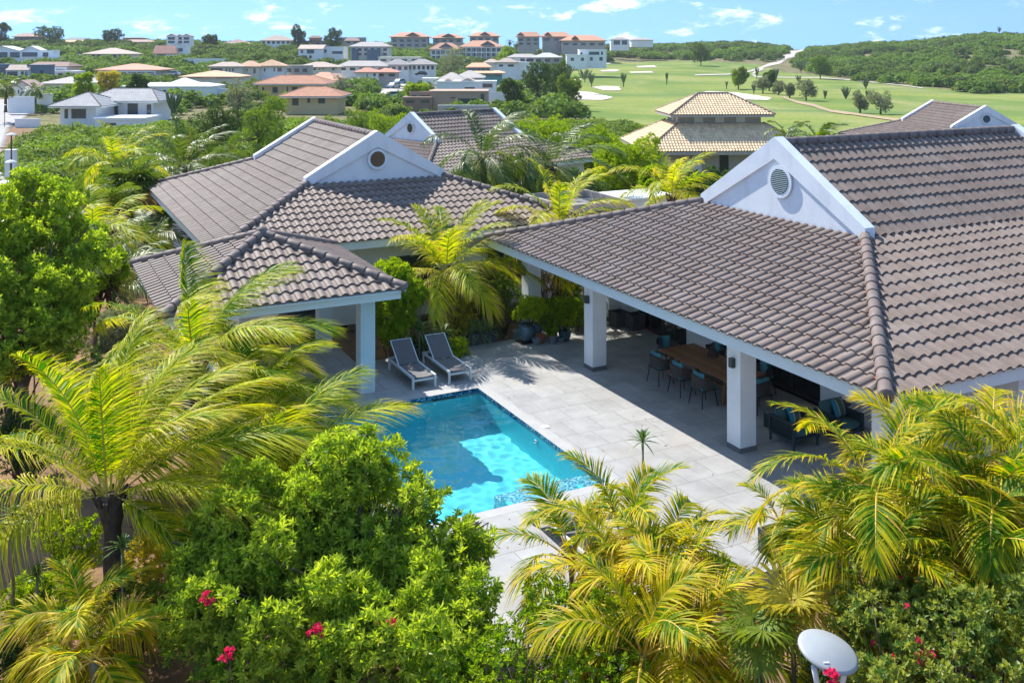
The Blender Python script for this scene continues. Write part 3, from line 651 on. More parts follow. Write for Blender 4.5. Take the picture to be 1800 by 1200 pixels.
# ---------------------------------------------------------------- terrace, pool, water
def paver_mat():
    m = bpy.data.materials.new('terrace_paver'); m.use_nodes = True; nt = m.node_tree; N = nt.nodes; L = nt.links; p = N['Principled BSDF']
    tc = N.new('ShaderNodeTexCoord'); br = N.new('ShaderNodeTexBrick'); br.offset = .5; br.squash = 1
    br.inputs['Scale'].default_value = 1; br.inputs['Brick Width'].default_value = .80; br.inputs['Row Height'].default_value = .86
    br.inputs['Mortar Size'].default_value = .013; br.inputs['Mortar Smooth'].default_value = .3; br.inputs['Bias'].default_value = 0
    br.inputs['Color1'].default_value = (.365,.36,.35,1); br.inputs['Color2'].default_value = (.31,.307,.30,1); br.inputs['Mortar'].default_value = (.235,.23,.22,1)
    L.new(tc.outputs['Object'], br.inputs['Vector'])
    n1 = N.new('ShaderNodeTexNoise'); n1.inputs['Scale'].default_value = 1.6; n1.inputs['Detail'].default_value = 8; n1.inputs['Roughness'].default_value = .65; L.new(tc.outputs['Object'], n1.inputs['Vector'])
    r1 = N.new('ShaderNodeMapRange'); r1.inputs[1].default_value = .3; r1.inputs[2].default_value = .7; r1.inputs[3].default_value = .80; r1.inputs[4].default_value = 1.16; L.new(n1.outputs['Fac'], r1.inputs[0])
    sc = N.new('ShaderNodeVectorMath'); sc.operation = 'SCALE'; L.new(br.outputs['Color'], sc.inputs[0]); L.new(r1.outputs[0], sc.inputs['Scale'])
    n2 = N.new('ShaderNodeTexNoise'); n2.inputs['Scale'].default_value = .5; n2.inputs['Detail'].default_value = 5; L.new(tc.outputs['Object'], n2.inputs['Vector'])
    r2 = N.new('ShaderNodeMapRange'); r2.inputs[1].default_value = .52; r2.inputs[2].default_value = .74; r2.inputs[4].default_value = .4; L.new(n2.outputs['Fac'], r2.inputs[0])
    mx = N.new('ShaderNodeMix'); mx.data_type = 'RGBA'; mx.inputs['B'].default_value = (.38,.34,.285,1); L.new(r2.outputs[0], mx.inputs['Factor']); L.new(sc.outputs[0], mx.inputs['A'])
    L.new(mx.outputs['Result'], p.inputs['Base Color']); p.inputs['Roughness'].default_value = .62
    b = N.new('ShaderNodeBump'); b.inputs['Strength'].default_value = .5; b.inputs['Distance'].default_value = .006; b.invert = True
    L.new(br.outputs['Fac'], b.inputs['Height']); L.new(b.outputs[0], p.inputs['Normal'])
    return m
PAVER = paver_mat(); COPE = mat('pool_coping', (.41,.405,.39), .6, (.37,.365,.35), 3)
PU0, PU1, PV0, PV1 = 7.05, 11.58, 18.05, 24.75
tr_ = MB()
def slab(mb, u0, u1, v0, v1, z0=-.35, z1=0): mb.box(u0, u1, v0, v1, z0, z1)
slab(tr_, 6.36, 19.09, 13.62, PV0-.3); slab(tr_, 6.36, PU0-.3, PV0-.3, 28.4); slab(tr_, PU1+.3, 19.09, PV0-.3, 28.4); slab(tr_, PU0-.3, PU1+.3, PV1+.3, 28.4)
slab(tr_, 15.0, 19.09, 28.4, 29.4); slab(tr_, 3.2, 6.36, 25.2, 31); slab(tr_, 6.36, 9.2, 28.4, 31)
px_, py_ = UV2W(0, 0)
ter = tr_.build('terrace', PAVER); ter.rotation_euler = (0,0,TH); flag(ter, 'structure')
c = MB()
slab(c, PU0-.3, PU1+.3, PV0-.3, PV0, -.35, .002); slab(c, PU0-.3, PU1+.3, PV1, PV1+.3, -.35, .002); slab(c, PU0-.3, PU0, PV0, PV1, -.35, .002); slab(c, PU1, PU1+.3, PV0, PV1, -.35, .002)
PD = 1.75
pool = uvthing('swimming_pool', 'rectangular turquoise swimming pool sunk in the pale paved terrace', 'pool', PU0, PV0)
OP = (PU0, PV0, 0)
part(c, 'coping', COPE, pool, OP)
PB = mat('pool_plaster', (.10,.72,.80), .5, (.09,.67,.76), .9, lo=.3, hi=.7)
c = MB(); t_ = .2
c.box(PU0-t_, PU1+t_, PV0-t_, PV1+t_, -PD-.2, -PD); c.box(PU0-t_, PU0, PV0-t_, PV1+t_, -PD, -.22); c.box(PU1, PU1+t_, PV0-t_, PV1+t_, -PD, -.22)
c.box(PU0, PU1, PV0-t_, PV0, -PD, -.22); c.box(PU0, PU1, PV1, PV1+t_, -PD, -.22); part(c, 'basin', PB, pool, OP)
def mosaic_mat(name, cols, sc=22):
    m = bpy.data.materials.new(name); m.use_nodes = True; nt = m.node_tree; N = nt.nodes; L = nt.links; p = N['Principled BSDF']
    tc = N.new('ShaderNodeTexCoord'); vo = N.new('ShaderNodeTexVoronoi'); vo.distance = 'CHEBYCHEV'; vo.inputs['Scale'].default_value = sc; vo.inputs['Randomness'].default_value = .0
    L.new(tc.outputs['Object'], vo.inputs['Vector']); cr = N.new('ShaderNodeValToRGB'); cr.color_ramp.interpolation = 'CONSTANT'
    s = N.new('ShaderNodeSeparateColor'); L.new(vo.outputs['Color'], s.inputs[0]); L.new(s.outputs[0], cr.inputs[0])
    e = cr.color_ramp.elements; e[0].position = 0; e[0].color = (*cols[0],1); e[1].position = .35; e[1].color = (*cols[1],1)
    for i, q in enumerate(cols[2:]): k = e.new(.6+.2*i); k.color = (*q,1)
    L.new(cr.outputs[0], p.inputs['Base Color']); p.inputs['Roughness'].default_value = .25; return m
MOS = mosaic_mat('waterline_mosaic', [(.005,.035,.12),(.01,.08,.20),(.03,.2,.36),(.25,.45,.52)], 30)
MOS2 = mosaic_mat('step_mosaic', [(.12,.42,.50),(.20,.55,.62),(.45,.68,.72),(.03,.18,.32)], 24)
c = MB(); c.box(PU0-.1, PU0+.004, PV0-.1, PV1+.1, -.19, -.006); c.box(PU1-.004, PU1+.1, PV0-.1, PV1+.1, -.19, -.006); c.box(PU0+.004, PU1-.004, PV0-.1, PV0+.004, -.19, -.006); c.box(PU0+.004, PU1-.004, PV1-.004, PV1+.1, -.19, -.006)
part(c, 'mosaic_band', MOS, pool, OP)
c = MB(); c.box(9.35, PU1-.006, PV0+.006, PV0+.75, -PD, -.22); c.box(9.35, PU1-.006, PV0+.75, PV0+1.1, -PD, -.55); part(c, 'bench_step', MOS2, pool, OP)
c = MB(); c.box(9.25, 9.35, PV0+.006, PV0+.35, -PD, -.10); c.box(11.0, 11.1, PV0+.006, PV0+.35, -.22, -.10); part(c, 'bench_fin', PB, pool, OP)
c = MB(); c.lathe([(0,.02),(.055,.02),(.06,0)], (PU1-.01, 21.3, -.55), 16, axis=(-1,0,0)); c.lathe([(.07,0),(.085,.03),(.10,.0)], (PU1-.01, 21.3, -.55), 16, axis=(-1,0,0)); part(c, 'inlet_nozzle', WHITE, pool, OP)
c = MB(); c.box(10.2, 10.9, PV1-.012, PV1-.002, -.30, -.12); part(c, 'skimmer', BLACK, pool, OP)
def water_mat():
    m = bpy.data.materials.new('pool_water'); m.use_nodes = True; nt = m.node_tree; N = nt.nodes; L = nt.links
    N.remove(N['Principled BSDF']); out = N['Material Output']
    g = N.new('ShaderNodeBsdfGlass'); g.inputs['Roughness'].default_value = 0; g.inputs['IOR'].default_value = 1.33; g.inputs['Color'].default_value = (.90,.99,1,1)
    L.new(g.outputs[0], out.inputs['Surface']); return m
wx = np.linspace(PU0+.005, PU1-.005, 110); wy = np.linspace(PV0+.005, PV1-.005, 162); WX, WY = np.meshgrid(wx, wy)
gw_ = np.random.default_rng(8); WZ = np.full(WX.shape, -.09)
for k_ in range(48):
    a_w = gw_.uniform(0, 6.28); f_w = gw_.uniform(7, 26); WZ += .0046/f_w*np.sin((WX*math.cos(a_w)+WY*math.sin(a_w))*f_w + gw_.uniform(0, 6.28) + .6*np.sin(WX*1.3+WY*.9+k_))
nw = len(wx); i_w = np.arange(len(wy)-1)[:,None]*nw; j_w = np.arange(nw-1)[None,:]
wo = new_obj('water', np.stack([WX, WY, WZ], -1).reshape(-1,3), [np.stack([i_w+j_w, i_w+j_w+1, i_w+nw+j_w+1, i_w+nw+j_w], -1).reshape(-1,4)], water_mat(), smooth=True)
wo.rotation_euler = (0,0,TH); flag(wo, 'structure'); wo.cycles.is_caustics_caster = True; sd.cycles.is_caustics_light = True
for o_ in pool.children_recursive: o_.cycles.is_caustics_receiver = True
# ---------------------------------------------------------------- drain lids
dl = uvthing('drain_cover', 'small square white access cover in the paving beside the pool', 'cover', 11.9, 21.4)
c = MB(); c.box(-.09,.09,-.09,.09,.0,.012); c.box(-.07,.07,-.07,.07,.012,.015); c.build('lid', mat('cover_white', (.72,.70,.65), .5), dl)
dl = uvthing('drain_cover', 'round pale drain cover under the right lounger', 'cover', 10.95, 25.25)
c = MB(); c.lathe([(0,.012),(.13,.012),(.15,.004),(.15,0)], (0,0,0), 24); c.build('lid', COPE, dl)
# ---------------------------------------------------------------- sun loungers (local x across, y head direction)
def lounger(label, u, v, rot=0.0, bk=37, L=2.05, group='white framed sun loungers', extra=None):
    r = uvthing('sun_lounger', label, 'sun lounger', u, v, 0, rot, group); Wd = .72; h = .35; a = .055
    f = MB()
    f.box(0, a, 0, L, h-.06, h); f.box(Wd-a, Wd, 0, L, h-.06, h); f.box(a, Wd-a, .05, .05+a, h-.14, h-.085); f.box(a, Wd-a, L-a, L, h-.06, h)
    f.build('frame', ALU, r)
    for (x, y) in ((0,0),(Wd-a,0),(0,L-a-.05),(Wd-a,L-a-.05)):
        f = MB(); f.box(x, x+a, y, y+a, 0, h-.06); f.build('leg', ALU, r)
    hinge = 1.25; s = MB(); g = 14
    ys = np.linspace(.06, hinge, g); V = []; x0, x1 = a+.004, Wd-a-.004
    for y in ys:
        for x in np.linspace(x0, x1, 5): V.append((x, y, h-.012-.03*math.sin(math.pi*(x-x0)/(x1-x0))))
    Q = [(i*5+j, i*5+j+1, (i+1)*5+j+1, (i+1)*5+j) for i in range(g-1) for j in range(4)]
    s.add(V, Q, .7); s.build('seat', SLING, r, smooth=True)
    bl = .86; c_, s_ = math.cos(R(bk)), math.sin(R(bk)); s = MB(); V = []
    for t in np.linspace(0, bl, 10):
        for x in np.linspace(x0, x1, 5): V.append((x, hinge+t*c_, h+.01+t*s_-.015*math.sin(math.pi*(x-x0)/(x1-x0))))
    s.add(V, [(i*5+j, i*5+j+1, (i+1)*5+j+1, (i+1)*5+j) for i in range(9) for j in range(4)], .3)
    b = s.build('backrest', SLING, r, smooth=True)
    f = MB()
    for x in (x0-.012, x1+.012): f.bar((x, hinge, h+.005), (x, hinge+bl*c_, h+.005+bl*s_), .024, .03)
    f.bar((x0, hinge+bl*c_, h+.005+bl*s_), (x1, hinge+bl*c_, h+.005+bl*s_), .02); f.build('backrest_frame', ALU, b)
    for x in (x0+.03, x1-.03): f = MB(); f.bar((x, hinge+.45*c_, h+.45*s_), (x, hinge+.62, h-.05), .018); f.build('strut', ALU, r)
    return r
lounger('left of the two grey loungers by the pavilion column, backrest raised', 9.86, 25.38)
lounger('right of the two grey loungers by the pavilion column, backrest raised', 10.98, 25.42)
x_, y_ = UV2W(9.9, 17.2)
lounger('third sun lounger, partly hidden behind the middle palm clump in front of the pool', 9.9+.02, 17.15, rot=R(180), bk=55)
# ---------------------------------------------------------------- dining set
tb = uvthing('dining_table', 'long teak dining table in the shade of the terrace roof', 'table', 17.4, 21.75)
c = MB(); c_w, c_l = .65, 1.56
for i in range(7):
    x0 = -c_w+i*2*c_w/7; c.box(x0+.003, x0+2*c_w/7-.003, -c_l, c_l, .715, .76, tint=random.Random(i).random())
c.build('tabletop', TEAK, tb)
for y in (-c_l+.35, c_l-.35):
    for x in (-.5, .5):
        c = MB(); c.bar((x, y, .005), (x*.82, y, .714), .10, .10); c.build('leg', TEAK, tb)
c = MB(); c.box(-.42,.42,-c_l+.30,-c_l+.40,.60,.714); c.box(-.42,.42,c_l-.40,c_l-.30,.60,.714); c.box(-.04,.04,-c_l+.40,c_l-.40,.18,.26); c.build('trestle_rail', TEAK, tb)
def chair():
    r = thing('dining_chair', '', 'chair', (0,0,0)); h = .44
    for (x, y) in ((-.22,-.20),(.22,-.20),(-.20,.22),(.20,.22)):
        c = MB(); c.tube([(x*1.15,y*1.15,0),(x*.9,y*.9,h-.02)], [.012,.013], 8); c.build('leg', BLACK, r)
    c = MB(); c.box(-.23,.23,-.22,.22,h-.03,h); c.build('seat', BLACK, r)
    # woven wrap-around back (front is +y)
    n = 26; V = []; th = np.linspace(R(-20), R(200), n)
    for k, z in enumerate((h-.02, h+.12, h+.24, h+.36)):
        for a in th:
            ex = .235+.045*k/3*1.0; ey = .23+.05*k/3
            zz = z - (.13*k/3)*max(0, math.cos((a-R(90))))**0*0 - (.12*(k/3))*(abs(math.cos(a))**2)
            V.append((ex*math.cos(a), -ey*math.sin(a), zz))
    c = MB(); Q = [(i*n+j, i*n+j+1, (i+1)*n+j+1, (i+1)*n+j) for i in range(3) for j in range(n-1)]
    c.add(V, Q); 
    for j in range(0, n, 1):
        c.bar(np.array(V[j])*[1.02,1.02,1], np.array(V[3*n+j])*[1.02,1.02,1], .012, .008)
    b = c.build('backrest', ROPE, r)
    c = MB(); c.tube([V[3*n+j] for j in range(n)], .012, 6); c.build('rim', BLACK, b, smooth=True)
    c = MB(); c.prism([(-.21,-.20),(.21,-.20),(.23,.0),(.21,.21),(-.21,.21),(-.23,0)], 'z', h+.001, h+.06); c.build('seat_cushion', TEAL, r)
    c = MB(); m_ = 9; V2 = []
    for z, o in ((h+.06,.0),(h+.22,.02),(h+.375,.035),(h+.39,.01)):
        for a in np.linspace(R(38), R(142), m_): V2.append(((.205+o)*math.cos(a)*1.05, -(.19+o)*math.sin(a), z))
    for z, o in ((h+.39,-.06),(h+.22,-.06),(h+.06,-.06)):
        for a in np.linspace(R(38), R(142), m_): V2.append(((.205+o)*math.cos(a)*1.05, -(.19+o)*math.sin(a), z))
    c.add(V2, [(i*m_+j, i*m_+j+1, (i+1)*m_+j+1, (i+1)*m_+j) for i in range(6) for j in range(m_-1)]); c.build('back_cushion', TEALB, r, smooth=True)
    return r
ch0 = chair(); G_ = 'woven dining chairs round the teak table'
lab = ['pool-side woven chair at the far end of the row, nearest the terrace doors', 'middle woven chair of the pool-side row at the dining table', 'pool-side woven chair nearest the front column', 'woven chair at the far head of the dining table', 'wall-side woven chair near the doors', 'middle wall-side woven chair of the dining table', 'wall-side woven chair partly behind the front column', 'woven chair at the near head of the dining table, seen past the column']
pos = [(16.42,22.75,-90),(16.42,21.75,-90),(16.42,20.8,-90),(17.4,23.75,180),(18.4,22.75,90),(18.4,21.75,90),(18.4,20.75,90),(17.45,19.78,0)]
for i, ((u, v, a), lb) in enumerate(zip(pos, lab)):
    o = ch0 if i == 0 else copy_tree(ch0)
    x, y = UV2W(u, v); o.location = (x, y, 0.0); o.scale = (1.14,1.14,1.08); o.rotation_euler = (0,0,TH+R(a)); o['label'] = lb; o['group'] = G_
def lantern(label, u, v):
    r = uvthing('lantern', label, 'lantern', u, v, .76, 0, 'wicker lanterns on the dining table')
    c = MB()
    for k in range(14):
        a = k*2*math.pi/14; c.tube([(.15*math.cos(a+.0),.15*math.sin(a),.0),(.155*math.cos(a+.2),.155*math.sin(a+.2),.06),(.10*math.cos(a+.4),.10*math.sin(a+.4),.16),(.055*math.cos(a+.6),.055*math.sin(a+.6),.24),(.055*math.cos(a+.6),.055*math.sin(a+.6),.32)], .007, 5)
        c.tube([(.15*math.cos(a),.15*math.sin(a),.0),(.155*math.cos(a-.2),.155*math.sin(a-.2),.06),(.10*math.cos(a-.4),.10*math.sin(a-.4),.16),(.055*math.cos(a-.6),.055*math.sin(a-.6),.24)], .006, 5)
    for z, q in ((.005,.15),(.06,.157),(.24,.055),(.32,.056)): c.lathe([(q-.007,z-.006),(q+.007,z-.006),(q+.007,z+.006),(q-.007,z+.006)], (0,0,0), 20)
    c.build('basket', ROPE, r); c = MB(); a = np.linspace(0, math.pi, 9); c.tube([(.05*math.cos(q), 0, .32+.09*math.sin(q)) for q in a], .005, 5); c.build('handle', BLACK, r)
lantern('wicker lantern in the middle of the teak table', 17.75, 22.05); lantern('wicker lantern at the near end of the teak table, beside the column', 17.4, 20.75)
def armchair(label, u, v, rot=0.0, group='dark teal lounge armchairs'):
    r = uvthing('armchair', label, 'armchair', u, v, 0, rot, group); Wd = .82; D = .86
    f = MB()
    for x in (0, Wd-.07):
        f.box(x, x+.07, 0, D, .58, .63); f.box(x+.01, x+.06, .05, D-.05, .18, .24)
    f.box(.07, Wd-.07, .02, .08, .20, .27); f.box(.07, Wd-.07, D-.08, D-.02, .18, .62); f.box(.07,Wd-.07,.08,D-.08,.22,.26); f.build('frame', FRAME, r)
    for (x, y) in ((0,0),(Wd-.07,0),(0,D-.06),(Wd-.07,D-.06)):
        f = MB(); f.prism([(x+.012,y+.01),(x+.058,y+.01),(x+.058,y+.05),(x+.012,y+.05)], 'z', 0, .2); f.box(x, x+.07, y, y+.06, .2, .58); f.build('leg', FRAME, r)
    for x in (.028, Wd-.042):
        f = MB()
        for k in range(48):
            y = .08+k*(D-.17)/33; f.box(x, x+.014, y, y+.010, .24, .58)
        f.build('side_weave', FRAME, r)
    def cush(x0,x1,y0,y1,z0,z1,nm,m_,tilt=0,par=r):
        me = bpy.data.meshes.new(nm); import bmesh; bm = bmesh.new(); bmesh.ops.create_cube(bm, size=1)
        bmesh.ops.scale(bm, vec=(x1-x0,y1-y0,z1-z0), verts=bm.verts); bmesh.ops.bevel(bm, geom=bm.edges, offset=.035, segments=3, affect='EDGES')
        for f_ in bm.faces: f_.smooth = True
        bm.to_mesh(me); bm.free(); me.materials.append(m_); o = bpy.data.objects.new(nm, me); SC.collection.objects.link(o); o.parent = par
        o.location = ((x0+x1)/2,(y0+y1)/2,(z0+z1)/2); o.rotation_euler = (tilt,0,0); return o
    cush(.075, Wd-.075, .03, D-.12, .27, .43, 'seat_cushion', TEAL)
    cush(.075, Wd-.075, D-.24, D-.08, .42, .82, 'back_cushion', TEAL, R(-8))
    return r, cush
def stripe_mat():
    m = bpy.data.materials.new('striped_cushion'); m.use_nodes = True; nt = m.node_tree; N = nt.nodes; L = nt.links; p = N['Principled BSDF']; p.inputs['Roughness'].default_value = .85
    tc = N.new('ShaderNodeTexCoord'); s = N.new('ShaderNodeSeparateXYZ'); L.new(tc.outputs['Generated'], s.inputs[0]); cr = N.new('ShaderNodeValToRGB'); cr.color_ramp.interpolation = 'CONSTANT'; L.new(s.outputs[0], cr.inputs[0])
    e = cr.color_ramp.elements; e[0].color = (.02,.22,.33,1); e[1].position = .22; e[1].color = (.50,.45,.26,1)
    for ps, cl in ((.28,(.05,.13,.12)),(.42,(.10,.11,.06)),(.55,(.05,.12,.11)),(.66,(.42,.40,.27)),(.72,(.08,.16,.15)),(.9,(.04,.2,.27))): k = e.new(ps); k.color = (*cl,1)
    L.new(cr.outputs[0], p.inputs['Base Color']); return m
STR = stripe_mat()
def pillow(label, u, v, z, rot):
    n = 13; V = []; s = np.linspace(-1, 1, n)
    for sg in (-1, 1):
        for a in s:
            for b in s:
                k = (1-abs(a)**3.2)*(1-abs(b)**3.2); q = 1-.07*(a*a*b*b)**.5*0 ; V.append((a*.23*(1-.06*(1-b*b)), sg*.085*k**.6, b*.23*(1-.06*(1-a*a))))
    Q = []
    for h in range(2):
        o = h*n*n
        for i in range(n-1):
            for j in range(n-1): q = (o+i*n+j, o+i*n+j+1, o+(i+1)*n+j+1, o+(i+1)*n+j); Q.append(q if h else q[::-1])
    x, y = UV2W(u, v); ob = new_obj('cushion', V, [np.array(Q)], STR, None, (x, y, z), None, True); ob.rotation_euler = (R(-22), 0, rot); return tag(ob, label, 'cushion', 'striped cushions on the armchairs')
a_, cu_ = armchair('teal armchair nearest the front column with a striped cushion', 16.40, 17.38, R(0))
armchair('teal armchair nearest the wall with a striped cushion', 17.65, 17.15)
pillow('striped cushion on the armchair nearest the column', 16.92, 17.92, .66, TH+R(12)); pillow('striped cushion on the armchair nearest the wall', 18.17, 17.69, .66, TH+R(12))
st = uvthing('side_table', 'small black side table against the white wall behind the armchairs', 'table', 18.75, 18.15)
c = MB(); c.lathe([(0,.5),(.22,.5),(.23,.52),(.23,.54),(0,.54)], (0,0,0), 24); c.build('tabletop', BLACK, st)
for k in range(3):
    a = k*2.1; c = MB(); c.tube([(.2*math.cos(a),.2*math.sin(a),0),(.06*math.cos(a),.06*math.sin(a),.5)], .01, 6); c.build('leg', BLACK, st)
# ---------------------------------------------------------------- planters and pots
def boxplanter(label, u, v, w, d, h, rot=0.0, name='planter', group=None, z=0):
    r = uvthing(name, label, 'planter', u, v, z, rot, group); c = MB(); t = .035
    c.box(0,w,0,t,0,h); c.box(0,w,d-t,d,0,h); c.box(0,t,t,d-t,0,h); c.box(w-t,w,t,d-t,0,h); c.box(t,w-t,t,d-t,0,.05)
    c.box(-.012,w+.012,-.012,0,h-.05,h+.004); c.box(-.012,0,0,d,h-.05,h+.004); c.box(w,w+.012,0,d,h-.05,h+.004); c.build('box', PLANT, r)
    c = MB(); c.box(t,w-t,t,d-t,.05,h*.72); c.build('soil', mat('soil', (.07,.05,.035), .95, (.04,.03,.02), 12), r); return r
boxplanter('long low slate planter with spiky grass beside the loungers', 12.95, 28.35, 1.0, .42, .38)
boxplanter('slate planter half hidden behind the lounger backrests', 10.6, 27.95, .9, .42, .42)
boxplanter('left of two empty slate cube planters at the terrace doors', 18.3, 28.25-.35, .5, .5, .5, group='empty cube planters')
boxplanter('right of two empty slate cube planters at the terrace doors', 18.62, 27.35, .5, .5, .5, group='empty cube planters')
boxplanter('black planter with a ring handle at the front corner of the terrace', 12.55, 13.75, .42, .5, .45)
def pot(label, u, v, prof, m_, name='flower_pot', saucer=False, group='pots clustered by the terrace column'):
    r = uvthing(name, label, 'pot', u, v, 0, 0, group); z0 = .04 if saucer else 0
    c = MB(); H = prof[-1][1]; c.lathe([(0,z0)]+[(q, z0+h) for q, h in prof]+[(prof[-1][0]-.03, z0+H), (prof[-1][0]-.05, z0+H-.08), (0, z0+H-.08)], (0,0,0), 28); c.build('body', m_, r, smooth=False)
    if saucer: c = MB(); c.box(-.26,.26,-.26,.26,0,.04); c.build('saucer', BLACK, r)
    return r
BLUE = mat('blue_glaze', (.045,.10,.13), .25, (.09,.17,.20), 5, spec=.6); TERRA = mat('terracotta', (.36,.12,.05), .75); GREYP = mat('grey_pot', (.18,.20,.21), .6)
pot('large glazed blue pot on a square black saucer', 14.8, 27.95, [(.14,0),(.24,.1),(.29,.25),(.28,.4),(.24,.5),(.27,.54)], BLUE, saucer=True)
pot('small grey pot in front of the terracotta pot', 14.98, 27.52, [(.10,0),(.13,.1),(.14,.2)], GREYP)
pot('terracotta pot right of the large blue pot', 15.22, 27.68, [(.11,0),(.14,.12),(.17,.26)], TERRA)
pot('grey-blue pot under the bushy cluster', 15.52, 27.42, [(.12,0),(.15,.14),(.17,.28)], GREYP)
pot('small grey bowl pot in the cluster', 15.82, 27.42, [(.10,0),(.13,.08),(.15,.16)], GREYP)
pot('dark blue pot nearest the terrace column', 16.05, 27.55, [(.13,0),(.2,.12),(.22,.3)], BLUE)
pot('tall dark pot behind the terracotta pot', 15.3, 28.1, [(.14,0),(.2,.2),(.24,.5)], BLUE)
# ---------------------------------------------------------------- low garden walls
def gwall(name, label, pts, h, th, z=-.35, m_=WHITE, capm=None, cat='wall'):
    for i in range(len(pts)-1):
        (u0, v0), (u1, v1) = pts[i], pts[i+1]; x0, y0 = UV2W(u0, v0); x1, y1 = UV2W(u1, v1); L = math.hypot(x1-x0, y1-y0)
        r = thing(name, label[i] if isinstance(label, list) else label, cat, (x0, y0, z), math.atan2(y1-y0, x1-x0)); c = MB(); c.box(0, L, -th/2, th/2, 0, h); c.build('wall_face', m_, r)
        c = MB(); c.box(-.03, L+.03, -th/2-.03, th/2+.03, h, h+.06); c.build('coping', capm or m_, r)
DW = mat('cream_garden_wall', (.52,.48,.40), .85, (.40,.36,.30), 1.5)
gwall('garden_wall', ['low cream garden wall behind the coconut palm and hedge'], [(10.4, 33.0), (21.5, 33.6)], 1.35, .18, m_=DW)
gwall('planting_kerb', ['low stone kerb of the planting bed behind the pots'], [(12.2, 31.0), (20.2, 31.6)], .45, .16, m_=mat('kerb_stone', (.24,.21,.17), .9), cat='kerb')
# ---------------------------------------------------------------- rear flat-roofed box seen right of the second villa
bx = uvthing('outbuilding', 'small flat-roofed grey outbuilding with open parapet beyond the second villa', 'outbuilding', 21.6, 37.0, 0, 0)
c = MB(); c.box(0,3.2,0,3.6,0,2.35); c.build('wall', mat('grey_render', (.20,.19,.19), .85), bx); c = MB(); c.box(-.15,3.35,-.15,0,2.35,2.7); c.box(-.15,3.35,3.6,3.75,2.35,2.7); c.box(-.15,0,0,3.6,2.35,2.7); c.box(3.2,3.35,0,3.6,2.35,2.7); c.build('parapet', mat('grey_parapet', (.42,.38,.34), .85), bx)
wb = uvthing('outbuilding', 'white cube of the neighbouring plot seen beyond the main roof ridge', 'outbuilding', 27.5, 41.0, -.6)
c = MB(); c.box(0,3,0,2.5,0,2.5); c.build('wall', WHITE, wb); c = MB(); c.box(-.1,3.1,-.1,2.6,2.5,2.62); c.build('roof', WHITE, wb)
# ---------------------------------------------------------------- satellite dish on its mast
sx, sy, sz = at(1456, 1143, 11.0)
sdn = thing('satellite_dish', 'grey satellite dish seen from behind, on a forked white mast in the foreground foliage', 'satellite dish', (sx, sy, -.3), R(0))
c = MB(); R0 = .335; prof = [(0,0)]+[(R0*q, .13*q*q) for q in np.linspace(.1, 1, 10)]; ax_ = np.array([.18, -.14, 1.0]); nrm_ = ax_/np.linalg.norm(ax_)
cc = np.array([0,0,sz+.3])
c.lathe([(0,.075)]+[(R0*q, .075-.075*q*q) for q in np.linspace(.1,1,10)]+[(R0*1.01,-.02),(R0*.98,-.03),(0,.03)], cc, 40, axis=nrm_)
d_ = c.build('reflector', DISHM, sdn, smooth=True)
c = MB(); q0 = cc+np.array([-.10,-.20,-.02]); c.box(q0[0]-.03,q0[0]+.03,q0[1]-.05,q0[1]+.01,q0[2]-.10,q0[2]+.04); c.build('bracket', ALU, d_)
for dx, nm in ((-.20, 'arm'), (.16, 'arm')):
    c = MB(); c.tube([cc+[dx,-.12,-.10], cc+[dx*.8,-.10,-.3], cc+[dx*.45,-.06,-.55]], [.035,.03,.03], 10); c.build(nm, ALU, sdn, smooth=True)
c = MB(); c.tube([(0,-.03,0), cc+[0,-.03,-.5]], .04, 12); c.build('mast', ALU, sdn, smooth=True)
# ---------------------------------------------------------------- terrain
YK = np.array([-60, 46, 62, 90, 120, 160, 250, 300, 350, 400, 450, 500, 550, 600, 650, 750, 850, 1000, 1600.])
PK = np.array([-300, 200, 500, 800, 1000, 1150, 1300, 1420, 1550, 1750, 2100.])
def row(near, *far): return list(near) + list(far)
NR = (-.35, -.35, -1.3, -2.5, -2.9)
ZT = np.array([
 row(NR, -3.2, -1.5, -.2, 1.3, 4.1, 6.3, 8.6, 11.1, 13.0, 14.1, 13.5, 11, 5, -20),
 row(NR, -3.2, -1.8, -.5, 1.0, 3.8, 6.0, 8.4, 10.9, 12.8, 13.9, 13.5, 11, 5, -20),
 row(NR, -3.2, -3.0, -2.5, -1.2, 3.2, 5.8, 8.3, 10.1, 12.0, 13.0, 12.5, 10, 4, -20),
 row(NR, -3.4, -4.0, -3.9, -3.7, -2.3, .2, 2.7, 5.6, 8.8, 10.6, 11.0, 9, 4, -20),
 row(NR, -3.6, -4.5, -4.6, -4.2, -3.4, -2.4, -.8, 1.1, 3.1, 6.2, 9.9, 10.5, 8, -20),
 row(NR, -3.9, -5.2, -5.2, -4.9, -4.0, -2.9, -1.2, .4, 1.7, 3.8, 8.4, 12.0, 12.0, -20),
 row(NR, -3.9, -5.3, -5.3, -4.9, -4.3, -3.4, -2.1, .2, 2.1, 5.7, 11.5, 14.5, 13, -20),
 row(NR, -3.9, -5.3, -5.4, -5.0, -4.4, -3.5, -2.0, -.5, 1.5, 3.0, 6.0, 9.5, 11.0, -20),
 row(NR, -4.0, -5.3, -5.6, -5.2, -5.0, -4.2, -2.0, .6, 3.2, 6.4, 12.6, 14.6, 10, -20),
 row(NR, -4.0, -5.4, -5.9, -6.1, -4.8, -1.9, 2.2, 6.3, 10.2, 14.0, 19.0, 21.0, 16, -20),
 row(NR, -4.0, -5.4, -5.9, -6.1, -4.8, -1.9, 2.2, 6.3, 10.2, 14.0, 20.0, 24.0, 20, -20)])
